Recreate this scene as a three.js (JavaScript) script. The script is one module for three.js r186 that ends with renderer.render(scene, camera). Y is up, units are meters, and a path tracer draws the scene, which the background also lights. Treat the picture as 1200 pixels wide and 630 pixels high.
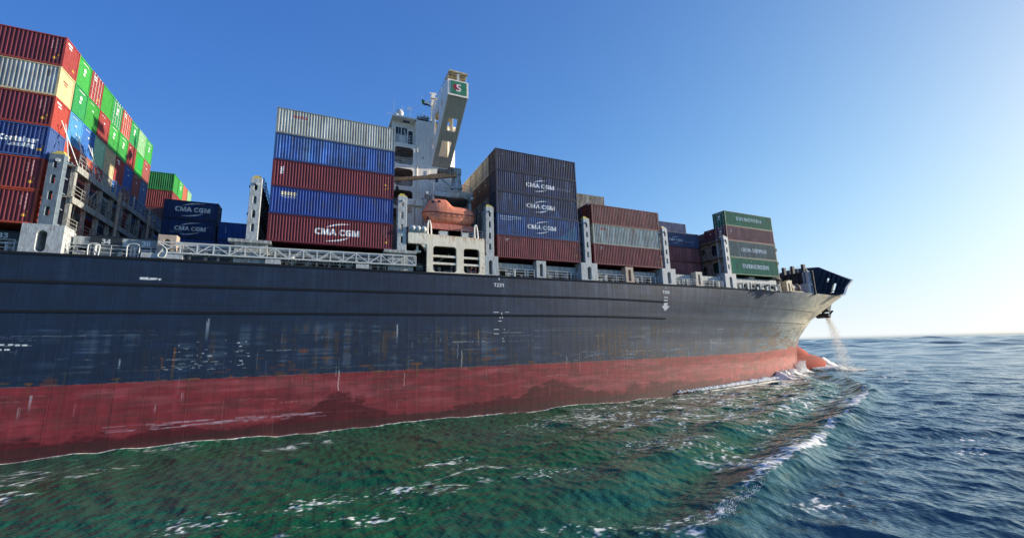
import * as THREE from 'three';
import { mergeGeometries } from 'three/addons/utils/BufferGeometryUtils.js';

// ------------------------------------------------------------------ camera, sky, sun, exposure
const scene = new THREE.Scene();
const camera = new THREE.PerspectiveCamera(64.94, 1024 / 537, 0.1, 30000);
camera.position.set(0, 7.6, 47);
camera.up.set(-0.053177, 0.983221, 0.174495);
camera.lookAt(0.412903, 7.6 + 0.180754, 47 - 0.892658);

const SUN_AZ = 11 * Math.PI / 180, SUN_EL = 18 * Math.PI / 180;      // azimuth from the ship's bow towards the camera side
const sunDir = new THREE.Vector3(Math.cos(SUN_EL) * Math.cos(SUN_AZ), Math.sin(SUN_EL), Math.cos(SUN_EL) * Math.sin(SUN_AZ));
{
  const W = 1024, H = 512, data = new Float32Array(W * H * 4), D = 180 / Math.PI;
  const C = [[-4.113, -0.027, 2.345, 1.325, 2.674], [-2.685, -0.576, 2.237, 0.44, 1.625], [-1.121, -0.707, 1.416, 0.146, 0.514]];
  const haze = [0.9, 0.93, 0.95];
  for (let r = 0; r < H; r++) {
    const el = ((r + 0.5) / H - 0.5) * Math.PI, y = Math.sin(el), th = Math.max(0, el * D);
    for (let c = 0; c < W; c++) {
      const az = ((c + 0.5) / W - 0.5) * 2 * Math.PI, x = Math.cos(az) * Math.cos(el), z = Math.sin(az) * Math.cos(el);
      const g = Math.acos(Math.min(1, Math.max(-1, x * sunDir.x + Math.max(0, y) * sunDir.y + z * sunDir.z))) * D;
      const f = [1, Math.exp(-th / 9), Math.exp(-th / 30), Math.exp(-g / 20), Math.exp(-g / 60)];
      const k = (r * W + c) * 4, hz = 0.85 * Math.exp(-th / 5);
      for (let i = 0; i < 3; i++) {
        let v = 0;
        for (let j = 0; j < 5; j++) v += C[i][j] * f[j];
        v = Math.exp(v);
        v = v + (Math.max(v, haze[i]) - v) * hz;
        if (el < 0) v = [0.1, 0.16, 0.2][i];
        data[k + i] = v * 0.78;
      }
      data[k + 3] = 1;
    }
  }
  const sky = new THREE.DataTexture(data, W, H, THREE.RGBAFormat, THREE.FloatType);
  sky.mapping = THREE.EquirectangularReflectionMapping;
  sky.magFilter = THREE.LinearFilter; sky.minFilter = THREE.LinearFilter;
  sky.needsUpdate = true;
  scene.background = sky; scene.environment = sky;
}
const sun = new THREE.DirectionalLight(new THREE.Color(1, 0.9, 0.74), 5);
sun.position.copy(sunDir).multiplyScalar(300).add(new THREE.Vector3(30, 0, -15));
sun.target.position.set(30, 10, -15);
sun.castShadow = true;
Object.assign(sun.shadow.camera, { left: -180, right: 180, top: 120, bottom: -120, near: 1, far: 700 });
sun.shadow.mapSize.set(4096, 4096);
scene.add(sun, sun.target);
const renderer = new THREE.WebGLRenderer({ antialias: true });
renderer.toneMapping = THREE.LinearToneMapping;
renderer.toneMappingExposure = 1.38;
renderer.shadowMap.enabled = true;

// ------------------------------------------------------------------ helpers
let seed = 12345;
function rnd() { seed |= 0; seed = (seed + 0x6D2B79F5) | 0; let t = Math.imul(seed ^ (seed >>> 15), 1 | seed); t = (t + Math.imul(t ^ (t >>> 7), 61 | t)) ^ t; return ((t ^ (t >>> 14)) >>> 0) / 4294967296; }
const rr = (a, b) => a + (b - a) * rnd();
const clamp = (x, a, b) => Math.min(b, Math.max(a, x));
const smooth = (a, b, x) => { const t = clamp((x - a) / (b - a), 0, 1); return t * t * (3 - 2 * t); };
const lerp = (a, b, t) => a + (b - a) * t;
const interp = (x, X, Y) => { if (x <= X[0]) return Y[0]; for (let i = 1; i < X.length; i++) if (x <= X[i]) return lerp(Y[i - 1], Y[i], (x - X[i - 1]) / (X[i] - X[i - 1])); return Y[Y.length - 1]; };

const NT = 256, noiseTile = new Float32Array(NT * NT);             // a tileable value noise, looked up everywhere
for (let i = 0; i < NT * NT; i++) noiseTile[i] = rnd();
function noise(x, y) {
  const ix = Math.floor(x), iy = Math.floor(y), fx = x - ix, fy = y - iy, u = fx * fx * (3 - 2 * fx), v = fy * fy * (3 - 2 * fy);
  const a = ix & 255, b = (ix + 1) & 255, c = (iy & 255) * 256, d = ((iy + 1) & 255) * 256;
  return lerp(lerp(noiseTile[c + a], noiseTile[c + b], u), lerp(noiseTile[d + a], noiseTile[d + b], u), v);
}
function fbm(x, y, o = 4) { let s = 0, a = 0.5, n = 0; for (let i = 0; i < o; i++) { s += a * noise(x, y); n += a; a *= 0.5; x = x * 2.03 + 17.3; y = y * 2.03 + 9.1; } return s / n; }

const names = new Map();
function numbered(n) { const k = names.get(n) || 0; names.set(n, k + 1); return k ? n + '_' + String(k).padStart(3, '0') : n; }
function tag(o, label, category, group, kind) {
  if (label) o.userData.label = label;
  if (category) o.userData.category = category;
  if (group) o.userData.group = group;
  if (kind) o.userData.kind = kind;
  return o;
}
function shadows(m) { m.castShadow = true; m.receiveShadow = true; return m; }
function mesh(name, geo, mat, parent) { const m = shadows(new THREE.Mesh(geo, mat)); m.name = parent ? name : numbered(name); (parent || scene).add(m); return m; }
function group(name, parent, x = 0, y = 0, z = 0) { const g = new THREE.Group(); g.name = parent ? name : numbered(name); g.position.set(x, y, z); (parent || scene).add(g); return g; }
function thing(name, label, category, pos = [0, 0, 0], grp, turn = 0) { const g = group(name, null, ...pos); g.rotation.y = turn; return tag(g, label, category, grp); }

class MB {                                                          // collects triangles; uv in metres
  constructor() { this.p = []; this.n = []; this.u = []; }
  quad(a, b, c, d, uv) {
    const e1 = [b[0] - a[0], b[1] - a[1], b[2] - a[2]], e2 = [d[0] - a[0], d[1] - a[1], d[2] - a[2]];
    let n = [e1[1] * e2[2] - e1[2] * e2[1], e1[2] * e2[0] - e1[0] * e2[2], e1[0] * e2[1] - e1[1] * e2[0]];
    const l = Math.hypot(...n) || 1; n = n.map((v) => v / l);
    if (!uv) {
      const ax = Math.abs(n[0]), ay = Math.abs(n[1]), az = Math.abs(n[2]);
      const f = (q) => (ay > ax && ay > az ? [q[0], q[2]] : ax > az ? [q[2], q[1]] : [q[0], q[1]]);
      uv = [f(a), f(b), f(c), f(d)];
    }
    for (const [q, w] of [[a, uv[0]], [b, uv[1]], [c, uv[2]], [a, uv[0]], [c, uv[2]], [d, uv[3]]]) { this.p.push(...q); this.n.push(...n); this.u.push(...w); }
    return this;
  }
  box(x0, y0, z0, x1, y1, z1) {
    const P = (i, j, k) => [i ? x1 : x0, j ? y1 : y0, k ? z1 : z0];
    this.quad(P(0, 0, 1), P(1, 0, 1), P(1, 1, 1), P(0, 1, 1)); this.quad(P(1, 0, 0), P(0, 0, 0), P(0, 1, 0), P(1, 1, 0));
    this.quad(P(1, 0, 1), P(1, 0, 0), P(1, 1, 0), P(1, 1, 1)); this.quad(P(0, 0, 0), P(0, 0, 1), P(0, 1, 1), P(0, 1, 0));
    this.quad(P(0, 1, 1), P(1, 1, 1), P(1, 1, 0), P(0, 1, 0)); this.quad(P(0, 0, 0), P(1, 0, 0), P(1, 0, 1), P(0, 0, 1));
    return this;
  }
  bar(p, q, w, h = w, upv = [0, 1, 0]) {                            // a square bar from p to q
    const d = new THREE.Vector3(q[0] - p[0], q[1] - p[1], q[2] - p[2]).normalize(), U = new THREE.Vector3(...upv);
    if (Math.abs(d.dot(U)) > 0.98) U.set(1, 0, 0);
    const s = new THREE.Vector3().crossVectors(d, U).normalize(), t = new THREE.Vector3().crossVectors(s, d);
    const P = (o, i, j) => [o[0] + s.x * i * w / 2 + t.x * j * h / 2, o[1] + s.y * i * w / 2 + t.y * j * h / 2, o[2] + s.z * i * w / 2 + t.z * j * h / 2];
    const c = [[-1, -1], [1, -1], [1, 1], [-1, 1]];
    for (let k = 0; k < 4; k++) { const a = c[k], b = c[(k + 1) % 4]; this.quad(P(p, ...a), P(q, ...a), P(q, ...b), P(p, ...b)); }
    this.quad(P(p, ...c[0]), P(p, ...c[1]), P(p, ...c[2]), P(p, ...c[3])); this.quad(P(q, ...c[3]), P(q, ...c[2]), P(q, ...c[1]), P(q, ...c[0]));
    return this;
  }
  add(geo, m) {
    let g = geo.index ? geo.toNonIndexed() : geo.clone();
    if (m) g.applyMatrix4(m);
    const A = g.attributes;
    for (let i = 0; i < A.position.count; i++) {
      this.p.push(A.position.getX(i), A.position.getY(i), A.position.getZ(i)); this.n.push(A.normal.getX(i), A.normal.getY(i), A.normal.getZ(i));
      if (A.uv) this.u.push(A.uv.getX(i), A.uv.getY(i)); else this.u.push(0, 0);
    }
    return this;
  }
  tube(p, q, r, r2 = r, seg = 8) {
    const a = new THREE.Vector3(...p), b = new THREE.Vector3(...q), d = b.clone().sub(a), L = d.length();
    const g = new THREE.CylinderGeometry(r2, r, L, seg, 1);
    return this.add(g, new THREE.Matrix4().compose(a.add(b).multiplyScalar(0.5), new THREE.Quaternion().setFromUnitVectors(new THREE.Vector3(0, 1, 0), d.normalize()), new THREE.Vector3(1, 1, 1)));
  }
  path(pts, r, seg = 6) { return this.add(new THREE.TubeGeometry(new THREE.CatmullRomCurve3(pts.map((p) => new THREE.Vector3(...p))), pts.length * 5, r, seg)); }
  ball(c, r, sy = 1) { return this.add(new THREE.SphereGeometry(r, 14, 10), new THREE.Matrix4().compose(new THREE.Vector3(...c), new THREE.Quaternion(), new THREE.Vector3(1, sy, 1))); }
  geo() {
    const g = new THREE.BufferGeometry();
    g.setAttribute('position', new THREE.Float32BufferAttribute(this.p, 3)); g.setAttribute('normal', new THREE.Float32BufferAttribute(this.n, 3)); g.setAttribute('uv', new THREE.Float32BufferAttribute(this.u, 2));
    return g;
  }
  build(name, mat, parent) { return mesh(name, this.geo(), mat, parent); }
}
function plateXY(w, h, depth, holes, bevel = 0) {                   // a plate in the xy plane, front face at z = depth, with rounded holes [x, y, w, h, r]
  const s = new THREE.Shape([[0, 0], [w, 0], [w, h], [0, h]].map((p) => new THREE.Vector2(...p)));
  for (const [x, y, a, b, r] of holes) {
    const p = new THREE.Path();
    p.moveTo(x + r, y); p.lineTo(x + a - r, y); p.absarc(x + a - r, y + r, r, -Math.PI / 2, 0); p.lineTo(x + a, y + b - r); p.absarc(x + a - r, y + b - r, r, 0, Math.PI / 2);
    p.lineTo(x + r, y + b); p.absarc(x + r, y + b - r, r, Math.PI / 2, Math.PI); p.lineTo(x, y + r); p.absarc(x + r, y + r, r, Math.PI, 1.5 * Math.PI);
    s.holes.push(p);
  }
  return new THREE.ExtrudeGeometry(s, { depth, bevelEnabled: bevel > 0, bevelSize: bevel, bevelThickness: bevel, bevelSegments: 1, curveSegments: 5 });
}
const T = (x, y, z, ry = 0, rx = 0, rz = 0) => new THREE.Matrix4().compose(new THREE.Vector3(x, y, z), new THREE.Quaternion().setFromEuler(new THREE.Euler(rx, ry, rz)), new THREE.Vector3(1, 1, 1));

// ------------------------------------------------------------------ materials
function canvasOf(w, h) { const c = document.createElement('canvas'); c.width = w; c.height = h; return [c, c.getContext('2d')]; }
function texOf(c, repeat, srgb = true) {
  const t = new THREE.CanvasTexture(c); if (srgb) t.colorSpace = THREE.SRGBColorSpace;
  if (repeat) { t.wrapS = t.wrapT = THREE.RepeatWrapping; t.repeat.set(repeat[0], repeat[1]); }
  t.magFilter = THREE.LinearFilter; t.anisotropy = 8; return t;
}
// wear on flat paint: mottling, runs, rust blooms. amount ~ 0..1
function weather(c, x, { mottle = 0.12, streak = 0.15, rust = 0, dirt = 0, sx = 0.02, off = 0, rustColor = [104, 58, 30], dirtColor = [70, 62, 52], fade = 0 } = {}) {
  const W = c.width, H = c.height, im = x.getImageData(0, 0, W, H), d = im.data;
  for (let j = 0; j < H; j++) for (let i = 0; i < W; i++) {
    const k = (j * W + i) * 4;
    const m = 1 + mottle * 2 * (fbm(i * sx + off, j * sx + off * 3, 3) - 0.5) + streak * 2 * (noise(i * sx * 9 + off, j * sx * 0.35 + off) * noise(i * sx * 2.3 + off, j * sx * 0.2) - 0.28);
    for (let q = 0; q < 3; q++) d[k + q] = clamp(d[k + q] * m, 0, 255);
    if (rust) { const f = rust * smooth(0.6, 0.78, fbm(i * sx * 2.6 + off * 2, j * sx * 0.55 + 40, 4)); for (let q = 0; q < 3; q++) d[k + q] = lerp(d[k + q], rustColor[q], f); }
    if (dirt) { const f = dirt * smooth(0.4, 0.75, fbm(i * sx * 3 + 60, j * sx * 0.4 + off, 4)); for (let q = 0; q < 3; q++) d[k + q] = lerp(d[k + q], dirtColor[q], f); }
    if (fade) { const f = fade * fbm(i * sx * 0.8 + off, j * sx * 0.8 + 90, 2); for (let q = 0; q < 3; q++) d[k + q] = lerp(d[k + q], 170, f); }
  }
  x.putImageData(im, 0, 0);
}
function paint(color, opts = {}, rough = 0.55, metersPerTile = 4, size = 256) {
  const [c, x] = canvasOf(size, size); x.fillStyle = color; x.fillRect(0, 0, size, size);
  weather(c, x, { sx: 16 / size, off: rnd() * 40, ...opts });
  return new THREE.MeshStandardMaterial({ map: texOf(c, [1 / metersPerTile, 1 / metersPerTile]), roughness: rough });
}
const plain = (color, rough = 0.6, metal = 0) => new THREE.MeshStandardMaterial({ color: new THREE.Color(color), roughness: rough, metalness: metal });
const M = {
  white: paint('#dcdedb', { mottle: 0.06, streak: 0.1, rust: 0.35, dirt: 0.15 }, 0.5),
  shipWhite: paint('#f7efdf', { mottle: 0.04, streak: 0.06, rust: 0.06 }, 0.5, 6),
  cream: paint('#f0e9d4', { mottle: 0.04, streak: 0.08, rust: 0.5, rustColor: [176, 116, 62] }, 0.5, 5),
  rusty: paint('#cfc9ba', { mottle: 0.1, streak: 0.2, rust: 1, rustColor: [122, 66, 36] }, 0.65, 2.2),
  rustyJib: paint('#c79468', { mottle: 0.12, streak: 0.15, rust: 0.9, rustColor: [150, 92, 58] }, 0.7, 2.5),
  grey: paint('#b4bab8', { mottle: 0.1, streak: 0.18, rust: 0.5, dirt: 0.3 }, 0.6, 3),
  pillar: paint('#b9c0c2', { mottle: 0.06, streak: 0.1, rust: 0.35, dirt: 0.15 }, 0.55, 3),
  bridge: paint('#a7aba6', { mottle: 0.12, streak: 0.2, rust: 0.6, dirt: 0.35 }, 0.65, 2.5),
  veryRusty: paint('#c8b6a4', { mottle: 0.12, streak: 0.2, rust: 1, dirt: 0.2, rustColor: [170, 86, 48] }, 0.7, 1.1),
  brown: paint('#94867a', { mottle: 0.15, streak: 0.25, rust: 0.9, dirt: 0.6, rustColor: [105, 62, 42] }, 0.7, 3),
  dark: paint('#2f3438', { mottle: 0.2, streak: 0.2, rust: 0.3 }, 0.7, 3),
  darkSteel: paint('#3c4145', { mottle: 0.2, streak: 0.2, rust: 0.5 }, 0.7, 3),
  deck: paint('#6a4138', { mottle: 0.2, streak: 0.1, rust: 0.5, dirt: 0.5 }, 0.8, 6),
  redLead: paint('#7b3a2c', { mottle: 0.2, streak: 0.25, rust: 0.6, dirt: 0.4 }, 0.75, 3),
  tan: paint('#cdbf9c', { mottle: 0.1, streak: 0.2, rust: 0.7 }, 0.6, 3),
  yellow: plain('#cdbb5a', 0.55), rail: plain('#c8ccca', 0.5), black: plain('#14171a', 0.6),
  glass: new THREE.MeshPhysicalMaterial({ color: new THREE.Color('#1b252c'), roughness: 0.08, metalness: 0 }),
  orange: paint('#ff946c', { mottle: 0.1, streak: 0.14, dirt: 0.25, fade: 0.2, dirtColor: [150, 78, 56] }, 0.45, 3),
  pinkOrange: paint('#d47c66', { mottle: 0.1, streak: 0.12, dirt: 0.3 }, 0.5, 3),
};
// ------------------------------------------------------------------ the ship's hull
const HB = 21.4, ZC = -21.25;                                        // half breadth, centre line
const PY = [0, 4, 8, 12, 16, 18.5], PXS = [109, 108.7, 109.4, 112.6, 119.2, 124.2], PLA = [62, 62, 62, 62, 60, 58], PN = [1.15, 1.2, 1.35, 1.6, 1.85, 2.0];
const xStem = (y) => interp(y, PY, PXS), lEnt = (y) => interp(y, PY, PLA), nEnt = (y) => interp(y, PY, PN);
const FE = (y) => interp(y, [0, 10, 16], [1.45, 1.4, 1.22]);
const outlineX = (t, y) => xStem(y) - FE(y) * lEnt(y) * (1 - Math.sqrt(Math.max(0, 1 - Math.pow(Math.abs(t), nEnt(y)))));        // t = distance off the centre line / half breadth
const deckY = (t) => 16.15 + 1.95 * Math.pow(1 - Math.min(1, Math.abs(t)), 0.9);
function hullHalf(x, y) { const a = (xStem(y) - x) / lEnt(y) / FE(y); return a <= 0 ? 0 : a >= 1 ? HB : HB * Math.pow(1 - (1 - a) * (1 - a), 1 / nEnt(y)); }
const hullZ = (x, y) => ZC + hullHalf(x, y);                          // the camera-side skin at x, y

function hullTexture(x0, fwd) {
  const W = 2048, H = 512, S = W / 92, [c, g] = canvasOf(W, H), Y0 = -3.5;
  const X = (x) => (x - x0) * S, Y = (y) => H - (y - Y0) * S, im = g.createImageData(W, H), d = im.data;
  const navy = [17, 38, 64], grey = [84, 100, 114], sunlitKhaki = [222, 211, 182], red = [132, 44, 50], redFwd = [158, 66, 52], deep = [74, 12, 18], rust = [86, 58, 44], brown = [66, 58, 54];
  for (let j = 0; j < H; j++) {
    const y = Y0 + (H - 0.5 - j) / S;
    for (let i = 0; i < W; i++) {
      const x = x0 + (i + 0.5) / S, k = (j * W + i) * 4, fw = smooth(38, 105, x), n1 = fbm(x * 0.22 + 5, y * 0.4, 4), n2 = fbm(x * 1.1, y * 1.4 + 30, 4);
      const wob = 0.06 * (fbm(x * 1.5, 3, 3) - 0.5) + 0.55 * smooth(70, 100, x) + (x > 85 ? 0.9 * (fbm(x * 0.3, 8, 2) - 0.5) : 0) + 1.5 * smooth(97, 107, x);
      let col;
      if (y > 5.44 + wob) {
        col = navy.map((v, q) => lerp(v, lerp(grey[q], sunlitKhaki[q], smooth(72, 100, x) * (0.35 + 0.65 * smooth(6.5, 12, y))), clamp(0.02 + 1.0 * fw * (0.7 + 0.6 * n1) + 0.6 * smooth(2, 40, x) * (n1 - 0.3), 0, 1)));  // faded grey forward; khaki high on the flare is sunlight painted in
        // salt runs below the scuppers, fading downwards
        const run = smooth(0.5, 0.85, noise(x * 1.7, 2 + y * 0.03)) * smooth(9.5, 16, y) * noise(x * 6, 9) * (0.25 + 0.5 * smooth(5, 45, x));
        col = col.map((v, q) => lerp(v, [150, 160, 168][q], run * 0.55));
        // the belt that fenders and tugs have rubbed, frame by frame
        const belt = 1.25 * smooth(5.4, 6.4, y) * (1 - smooth(9.4, 10.6, y + 0.8 * (n1 - 0.5))), frame = 0.5 + 0.5 * Math.cos((x / 0.95) * 6.283);
        const rub = belt * smooth(0.44, 0.7, 0.4 * fbm(x * 0.8, y * 3.5 + 30, 4) + 0.3 * noise(x * 0.45, 70) + 0.3 * frame * noise(x * 1.2, y * 0.8)) * smooth(-30, 10, x);
        col = col.map((v, q) => lerp(v, lerp(brown[q], rust[q], noise(x * 2, y * 2)), rub * 0.62));
        const pale = belt * smooth(0.45, 0.8, 0.6 * fbm(x * 0.35 + 30, y * 5, 3) + 0.5 * noise(x * 2.2, 44) * noise(x * 0.4, 12 + y * 0.2)) * smooth(-45, -10, x); col = col.map((v, q) => lerp(v, [84, 102, 120][q], pale * 0.55));
        if (fwd) { const mud = smooth(0.5, 0.62, fbm(x * 0.35, y * 1.6 + 11, 4)) * smooth(60, 80, x) * (1 - smooth(8.5, 11, y)); col = col.map((v, q) => lerp(v, [88, 74, 60][q], mud * 0.8)); }
      } else {
        col = red.map((v, q) => lerp(v, redFwd[q], fw));
        const chalk = smooth(0.45, 0.7, fbm(x * 0.25, y * 1.8, 4)) * smooth(0.8, 2.5, y);
        col = col.map((v, q) => lerp(v, [168, 104, 106][q], chalk * 0.36));
        const scum = smooth(0.5, 0.75, fbm(x * 0.5 + 50, y * 2.5, 4));
        col = col.map((v, q) => lerp(v, [92, 52, 48][q], scum * 0.45));
        // wetted by the last waves: a wavy, darker edge
        const wl = 1.15 + 1.3 * (noise(x * 0.12 + 2, 0.5) - 0.35) + 0.5 * noise(x * 0.5, 7) + 1.9 * (fbm(x * 0.5, y * 0.9 + 3, 5) - 0.5) + 1.7 * Math.exp(-Math.pow((x - 3.2) / 3.0, 2)) * (0.5 + fbm(x * 0.5, y * 0.5, 3)) + 1.6 * Math.exp(-Math.pow((x - 27) / 6.5, 2)) * (0.4 + fbm(x * 0.4, y * 0.5 + 9, 3));
        if (y < wl) { const f = smooth(0, 0.5, (wl - y) * (0.4 + 1.2 * noise(x * 2.5, y * 6))) * (1 - 0.55 * smooth(55, 80, x)) * (0.6 + 0.4 * fbm(x * 0.7, y * 3, 3)); col = col.map((v, q) => lerp(v, deep[q], f)); }
        if (y < 0.75 + 0.25 * noise(x * 0.3, 3)) col = col.map((v, q) => lerp(v, [62, 40, 34][q], 0.55));      // weed and scum at the waterline
      }
      const grain = 1 + 0.3 * (n2 - 0.5) + 0.24 * (fbm(x * 0.35, y * 6, 3) - 0.5) + 0.1 * (fbm(x * 3, y * 0.25, 2) - 0.5);
      for (let q = 0; q < 3; q++) d[k + q] = clamp(col[q] * grain, 0, 255);
      d[k + 3] = 255;
    }
  }
  g.putImageData(im, 0, 0);
  const R = (a, b) => rr(a, b), x1 = x0 + 92;
  for (let x = x0; x < x1; x += R(0.9, 3)) {                             // dark runs and pale scores down the red
    const dk = rnd() < 0.6; g.strokeStyle = dk ? `rgba(62,26,28,${R(0.1, 0.5)})` : `rgba(190,150,146,${R(0.1, 0.4)})`; g.lineWidth = R(0.6, 1.8); g.beginPath(); let y = R(3, 5.4); g.moveTo(X(x), Y(y)); const end = y - R(0.5, 3.6); for (; y > end; y -= 0.25) { if (rnd() < 0.2) g.moveTo(X(x), Y(y)); else g.lineTo(X(x) + R(-0.8, 0.8), Y(y)); } g.stroke();
  }
  for (let n = 0; n < 60; n++) { let x = R(x0, x1); const y = R(1.4, 5.1), end = x + R(1, 9); g.strokeStyle = rnd() < 0.5 ? `rgba(70,30,34,${R(0.15, 0.5)})` : `rgba(186,140,140,${R(0.1, 0.4)})`; g.lineWidth = R(0.6, 1.6); g.beginPath(); g.moveTo(X(x), Y(y)); for (; x < end; x += 0.3) { if (rnd() < 0.3) g.moveTo(X(x), Y(y)); else g.lineTo(X(x), Y(y + R(-0.05, 0.05))); } g.stroke(); }
  // vertical welds, with rust bleeding from them towards the water
  for (let x = Math.ceil(x0 / 3.05) * 3.05; x < x1; x += 3.05) {
    g.strokeStyle = 'rgba(150,160,170,' + R(0.03, 0.12) + ')'; g.lineWidth = 1; g.beginPath(); g.moveTo(X(x), Y(16.2)); g.lineTo(X(x), Y(R(5, 9))); g.stroke();
    const top = R(6, 10.5), bot = R(0.8, 4.5);
    g.strokeStyle = `rgba(${R(95, 130)},${R(66, 90)},${R(48, 64)},${R(0.1, 0.6) * (rnd() < 0.6 ? 1 : 0.3)})`; g.lineWidth = R(0.7, 2);
    g.beginPath(); g.moveTo(X(x), Y(top)); for (let y = top; y > bot; y -= 0.5) g.lineTo(X(x) + R(-1.2, 1.2), Y(y)); g.stroke();
  }
  for (let x = x0; x < x1; x += R(0.5, 1.7)) {                          // frames showing through the rubbed belt
    const v = R(120, 215); g.strokeStyle = `rgba(${v},${v * 0.98},${v * 0.94},${R(0.08, 0.6) * smooth(-34, 4, x) * (fwd ? 0.45 : 1)})`; g.lineWidth = R(0.6, 1.4);
    const y = R(5.6, 9.6); g.beginPath(); g.moveTo(X(x), Y(y)); g.lineTo(X(x) + R(-0.6, 0.6), Y(y - R(0.3, 2))); g.stroke();
  }
  for (let n = 0; n < 1500; n++) {                                     // scratches and flecks of bare primer, in bunches
    const x = R(x0, x1), low = rnd() < 0.3, y = low ? R(1.2, 5.2) : 5.6 + 4.1 * Math.pow(rnd(), 1.2), L = Math.pow(rnd(), 4) * 5 + 0.08, v = R(150, 240), k = noise(x * 0.33 + 9, y * 0.8 + (low ? 50 : 0));
    if (k < 0.5 || (!fwd && x < -5 && rnd() < 0.3)) continue;
    g.strokeStyle = `rgba(${v},${v * (low ? 0.86 : 1)},${v * (low ? 0.84 : 0.96)},${R(0.2, 0.95) * smooth(0.5, 0.8, k)})`; g.lineWidth = R(0.6, 1.7);
    g.beginPath(); g.moveTo(X(x), Y(y));
    if (rnd() < 0.75) for (let s = 0; s <= L; s += 0.12) { if (rnd() < 0.3) g.moveTo(X(x + s), Y(y)); else g.lineTo(X(x + s), Y(y + R(-0.03, 0.03) + s * 0.004)); }
    else for (let s = 0; s <= L * 0.5; s += 0.15) g.lineTo(X(x + R(-0.06, 0.06)), Y(y - s));
    g.stroke();
  }
  for (let n = 0; n < 26; n++) {                                       // long broken rub lines near the top of the belt and along the boot top
    let x = R(x0, x1); const y = rnd() < 0.5 ? R(9.0, 9.9) : R(5.7, 7.4), end = x + R(3, 12); g.strokeStyle = `rgba(${R(130, 190)},${R(135, 190)},${R(135, 185)},${R(0.15, 0.5)})`; g.lineWidth = R(0.6, 1.3); g.beginPath(); g.moveTo(X(x), Y(y));
    for (; x < end; x += 0.3) { if (rnd() < 0.35) g.moveTo(X(x), Y(y)); else g.lineTo(X(x), Y(y + R(-0.03, 0.03))); } g.stroke();
  }
  for (let n = 0; n < 110; n++) {                                       // chips with rust under them
    const x = R(x0, x1), y = 5.44 + R(-0.5, 2.6) * rnd(); g.fillStyle = `rgba(${R(90, 125)},${R(52, 74)},${R(36, 50)},${R(0.3, 0.8)})`;
    g.beginPath(); g.ellipse(X(x), Y(y), R(2, 16), R(1, 4), 0, 0, 6.3); g.fill(); if (rnd() < 0.5) g.fillRect(X(x), Y(y), R(1, 3), R(6, 34));
  }
  g.strokeStyle = 'rgba(170,150,140,0.5)'; g.lineWidth = 1.1;          // ragged edge of the boot top
  g.beginPath(); for (let x = x0; x < Math.min(x1, 84); x += 0.4) { if (rnd() < 0.25) g.moveTo(X(x), Y(5.46)); else g.lineTo(X(x), Y(5.46 + R(-0.03, 0.03))); } g.stroke();
  if (fwd) for (const y0 of [13.75, 11.35]) { g.strokeStyle = 'rgba(30,34,38,0.8)'; g.lineWidth = 2.4; g.beginPath(); for (let x = 46; x < 100; x += 1) g.lineTo(X(x), Y(y0 - 0.5 * smooth(30, 70, x))); g.stroke(); }
  g.fillStyle = '#e6e8e6'; g.textAlign = 'center'; g.textBaseline = 'middle';
  if (!fwd) {
    g.fillRect(X(-14.4), Y(14.42), 14, 5); g.fillRect(X(-13.7), Y(14.4), 12, 4); g.fillRect(X(-13.1), Y(14.36), 5, 4); g.fillRect(X(-14), Y(14.28), 14, 2);
    g.font = 'bold 14px sans-serif'; g.fillText('T231', X(19.9), Y(15.0)); g.fillRect(X(19.9) - 1.5, Y(15.95), 3, 8);
    g.fillRect(X(19.1), Y(11.75), 15, 2.2); g.fillRect(X(20.1), Y(11.7), 2.5, 10); g.fillRect(X(20.6), Y(11.75), 12, 1.6); g.fillRect(X(19.8), Y(11.1), 6, 2); g.fillRect(X(20.2), Y(11.35), 2, 9); g.fillRect(X(19.7), Y(10.7), 10, 2);
    g.fillRect(X(19.1), Y(9.7), 15, 1.8); g.fillRect(X(19.1), Y(9.2), 15, 1.8); g.fillRect(X(20.4), Y(9.7), 3, 2); g.fillRect(X(20.2), Y(8.7), 2, 5); g.fillRect(X(20.2), Y(8.3), 6, 2);
    for (const [x, y] of [[-22.4, 8.78], [-21.9, 8.78], [-21.5, 8.74], [-21.1, 8.72], [-22.5, 8.4], [-22.05, 8.4]]) g.fillRect(X(x), Y(y), 7, 3);
    g.fillStyle = 'rgba(225,228,228,0.85)'; for (let n = 0; n < 26; n++) g.fillRect(X(R(-11.5, -5)), Y(R(6.4, 8.9)), R(1, 9), R(0.8, 2.4));     // big scrapes
    for (const [x, y0, y1, w] of [[-9.1, 11, 8.4, 3], [7.85, 10.4, 7.6, 2.2], [-15, 7.5, 6.2, 2], [-20.1, 5, 3.4, 2.2], [-20.6, 4.1, 2.8, 2], [-10.4, 4.6, 3.4, 1.8], [-12.2, 3.6, 2.6, 1.6], [-11.4, 8.4, 3.6, 3.4]]) { const s = g.createLinearGradient(0, Y(y0), 0, Y(y1)); const rusty = w > 3; s.addColorStop(0, rusty ? 'rgba(120,72,44,0.9)' : 'rgba(214,218,220,0.85)'); s.addColorStop(1, rusty ? 'rgba(110,66,44,0)' : 'rgba(190,196,200,0.05)'); g.fillStyle = s; for (let q = 0; q < 5; q++) g.fillRect(X(x) + R(-w, w), Y(y0) + R(0, 14), R(0.6, w * 0.6), (y0 - y1) * S * R(0.3, 1)); }
    g.fillStyle = 'rgba(226,222,206,0.85)'; for (let n = 0; n < 30; n++) { const px = X(-12.4 + 6.4 * rnd()), py = Y(6.3 + 2.4 * rnd() * rnd()); let w = R(1, 14); for (let q = 0; q < w; q += 1.5) g.fillRect(px + q, py + R(-0.8, 0.8), R(0.6, 1.6), R(0.5, 1.7)); }
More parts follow.
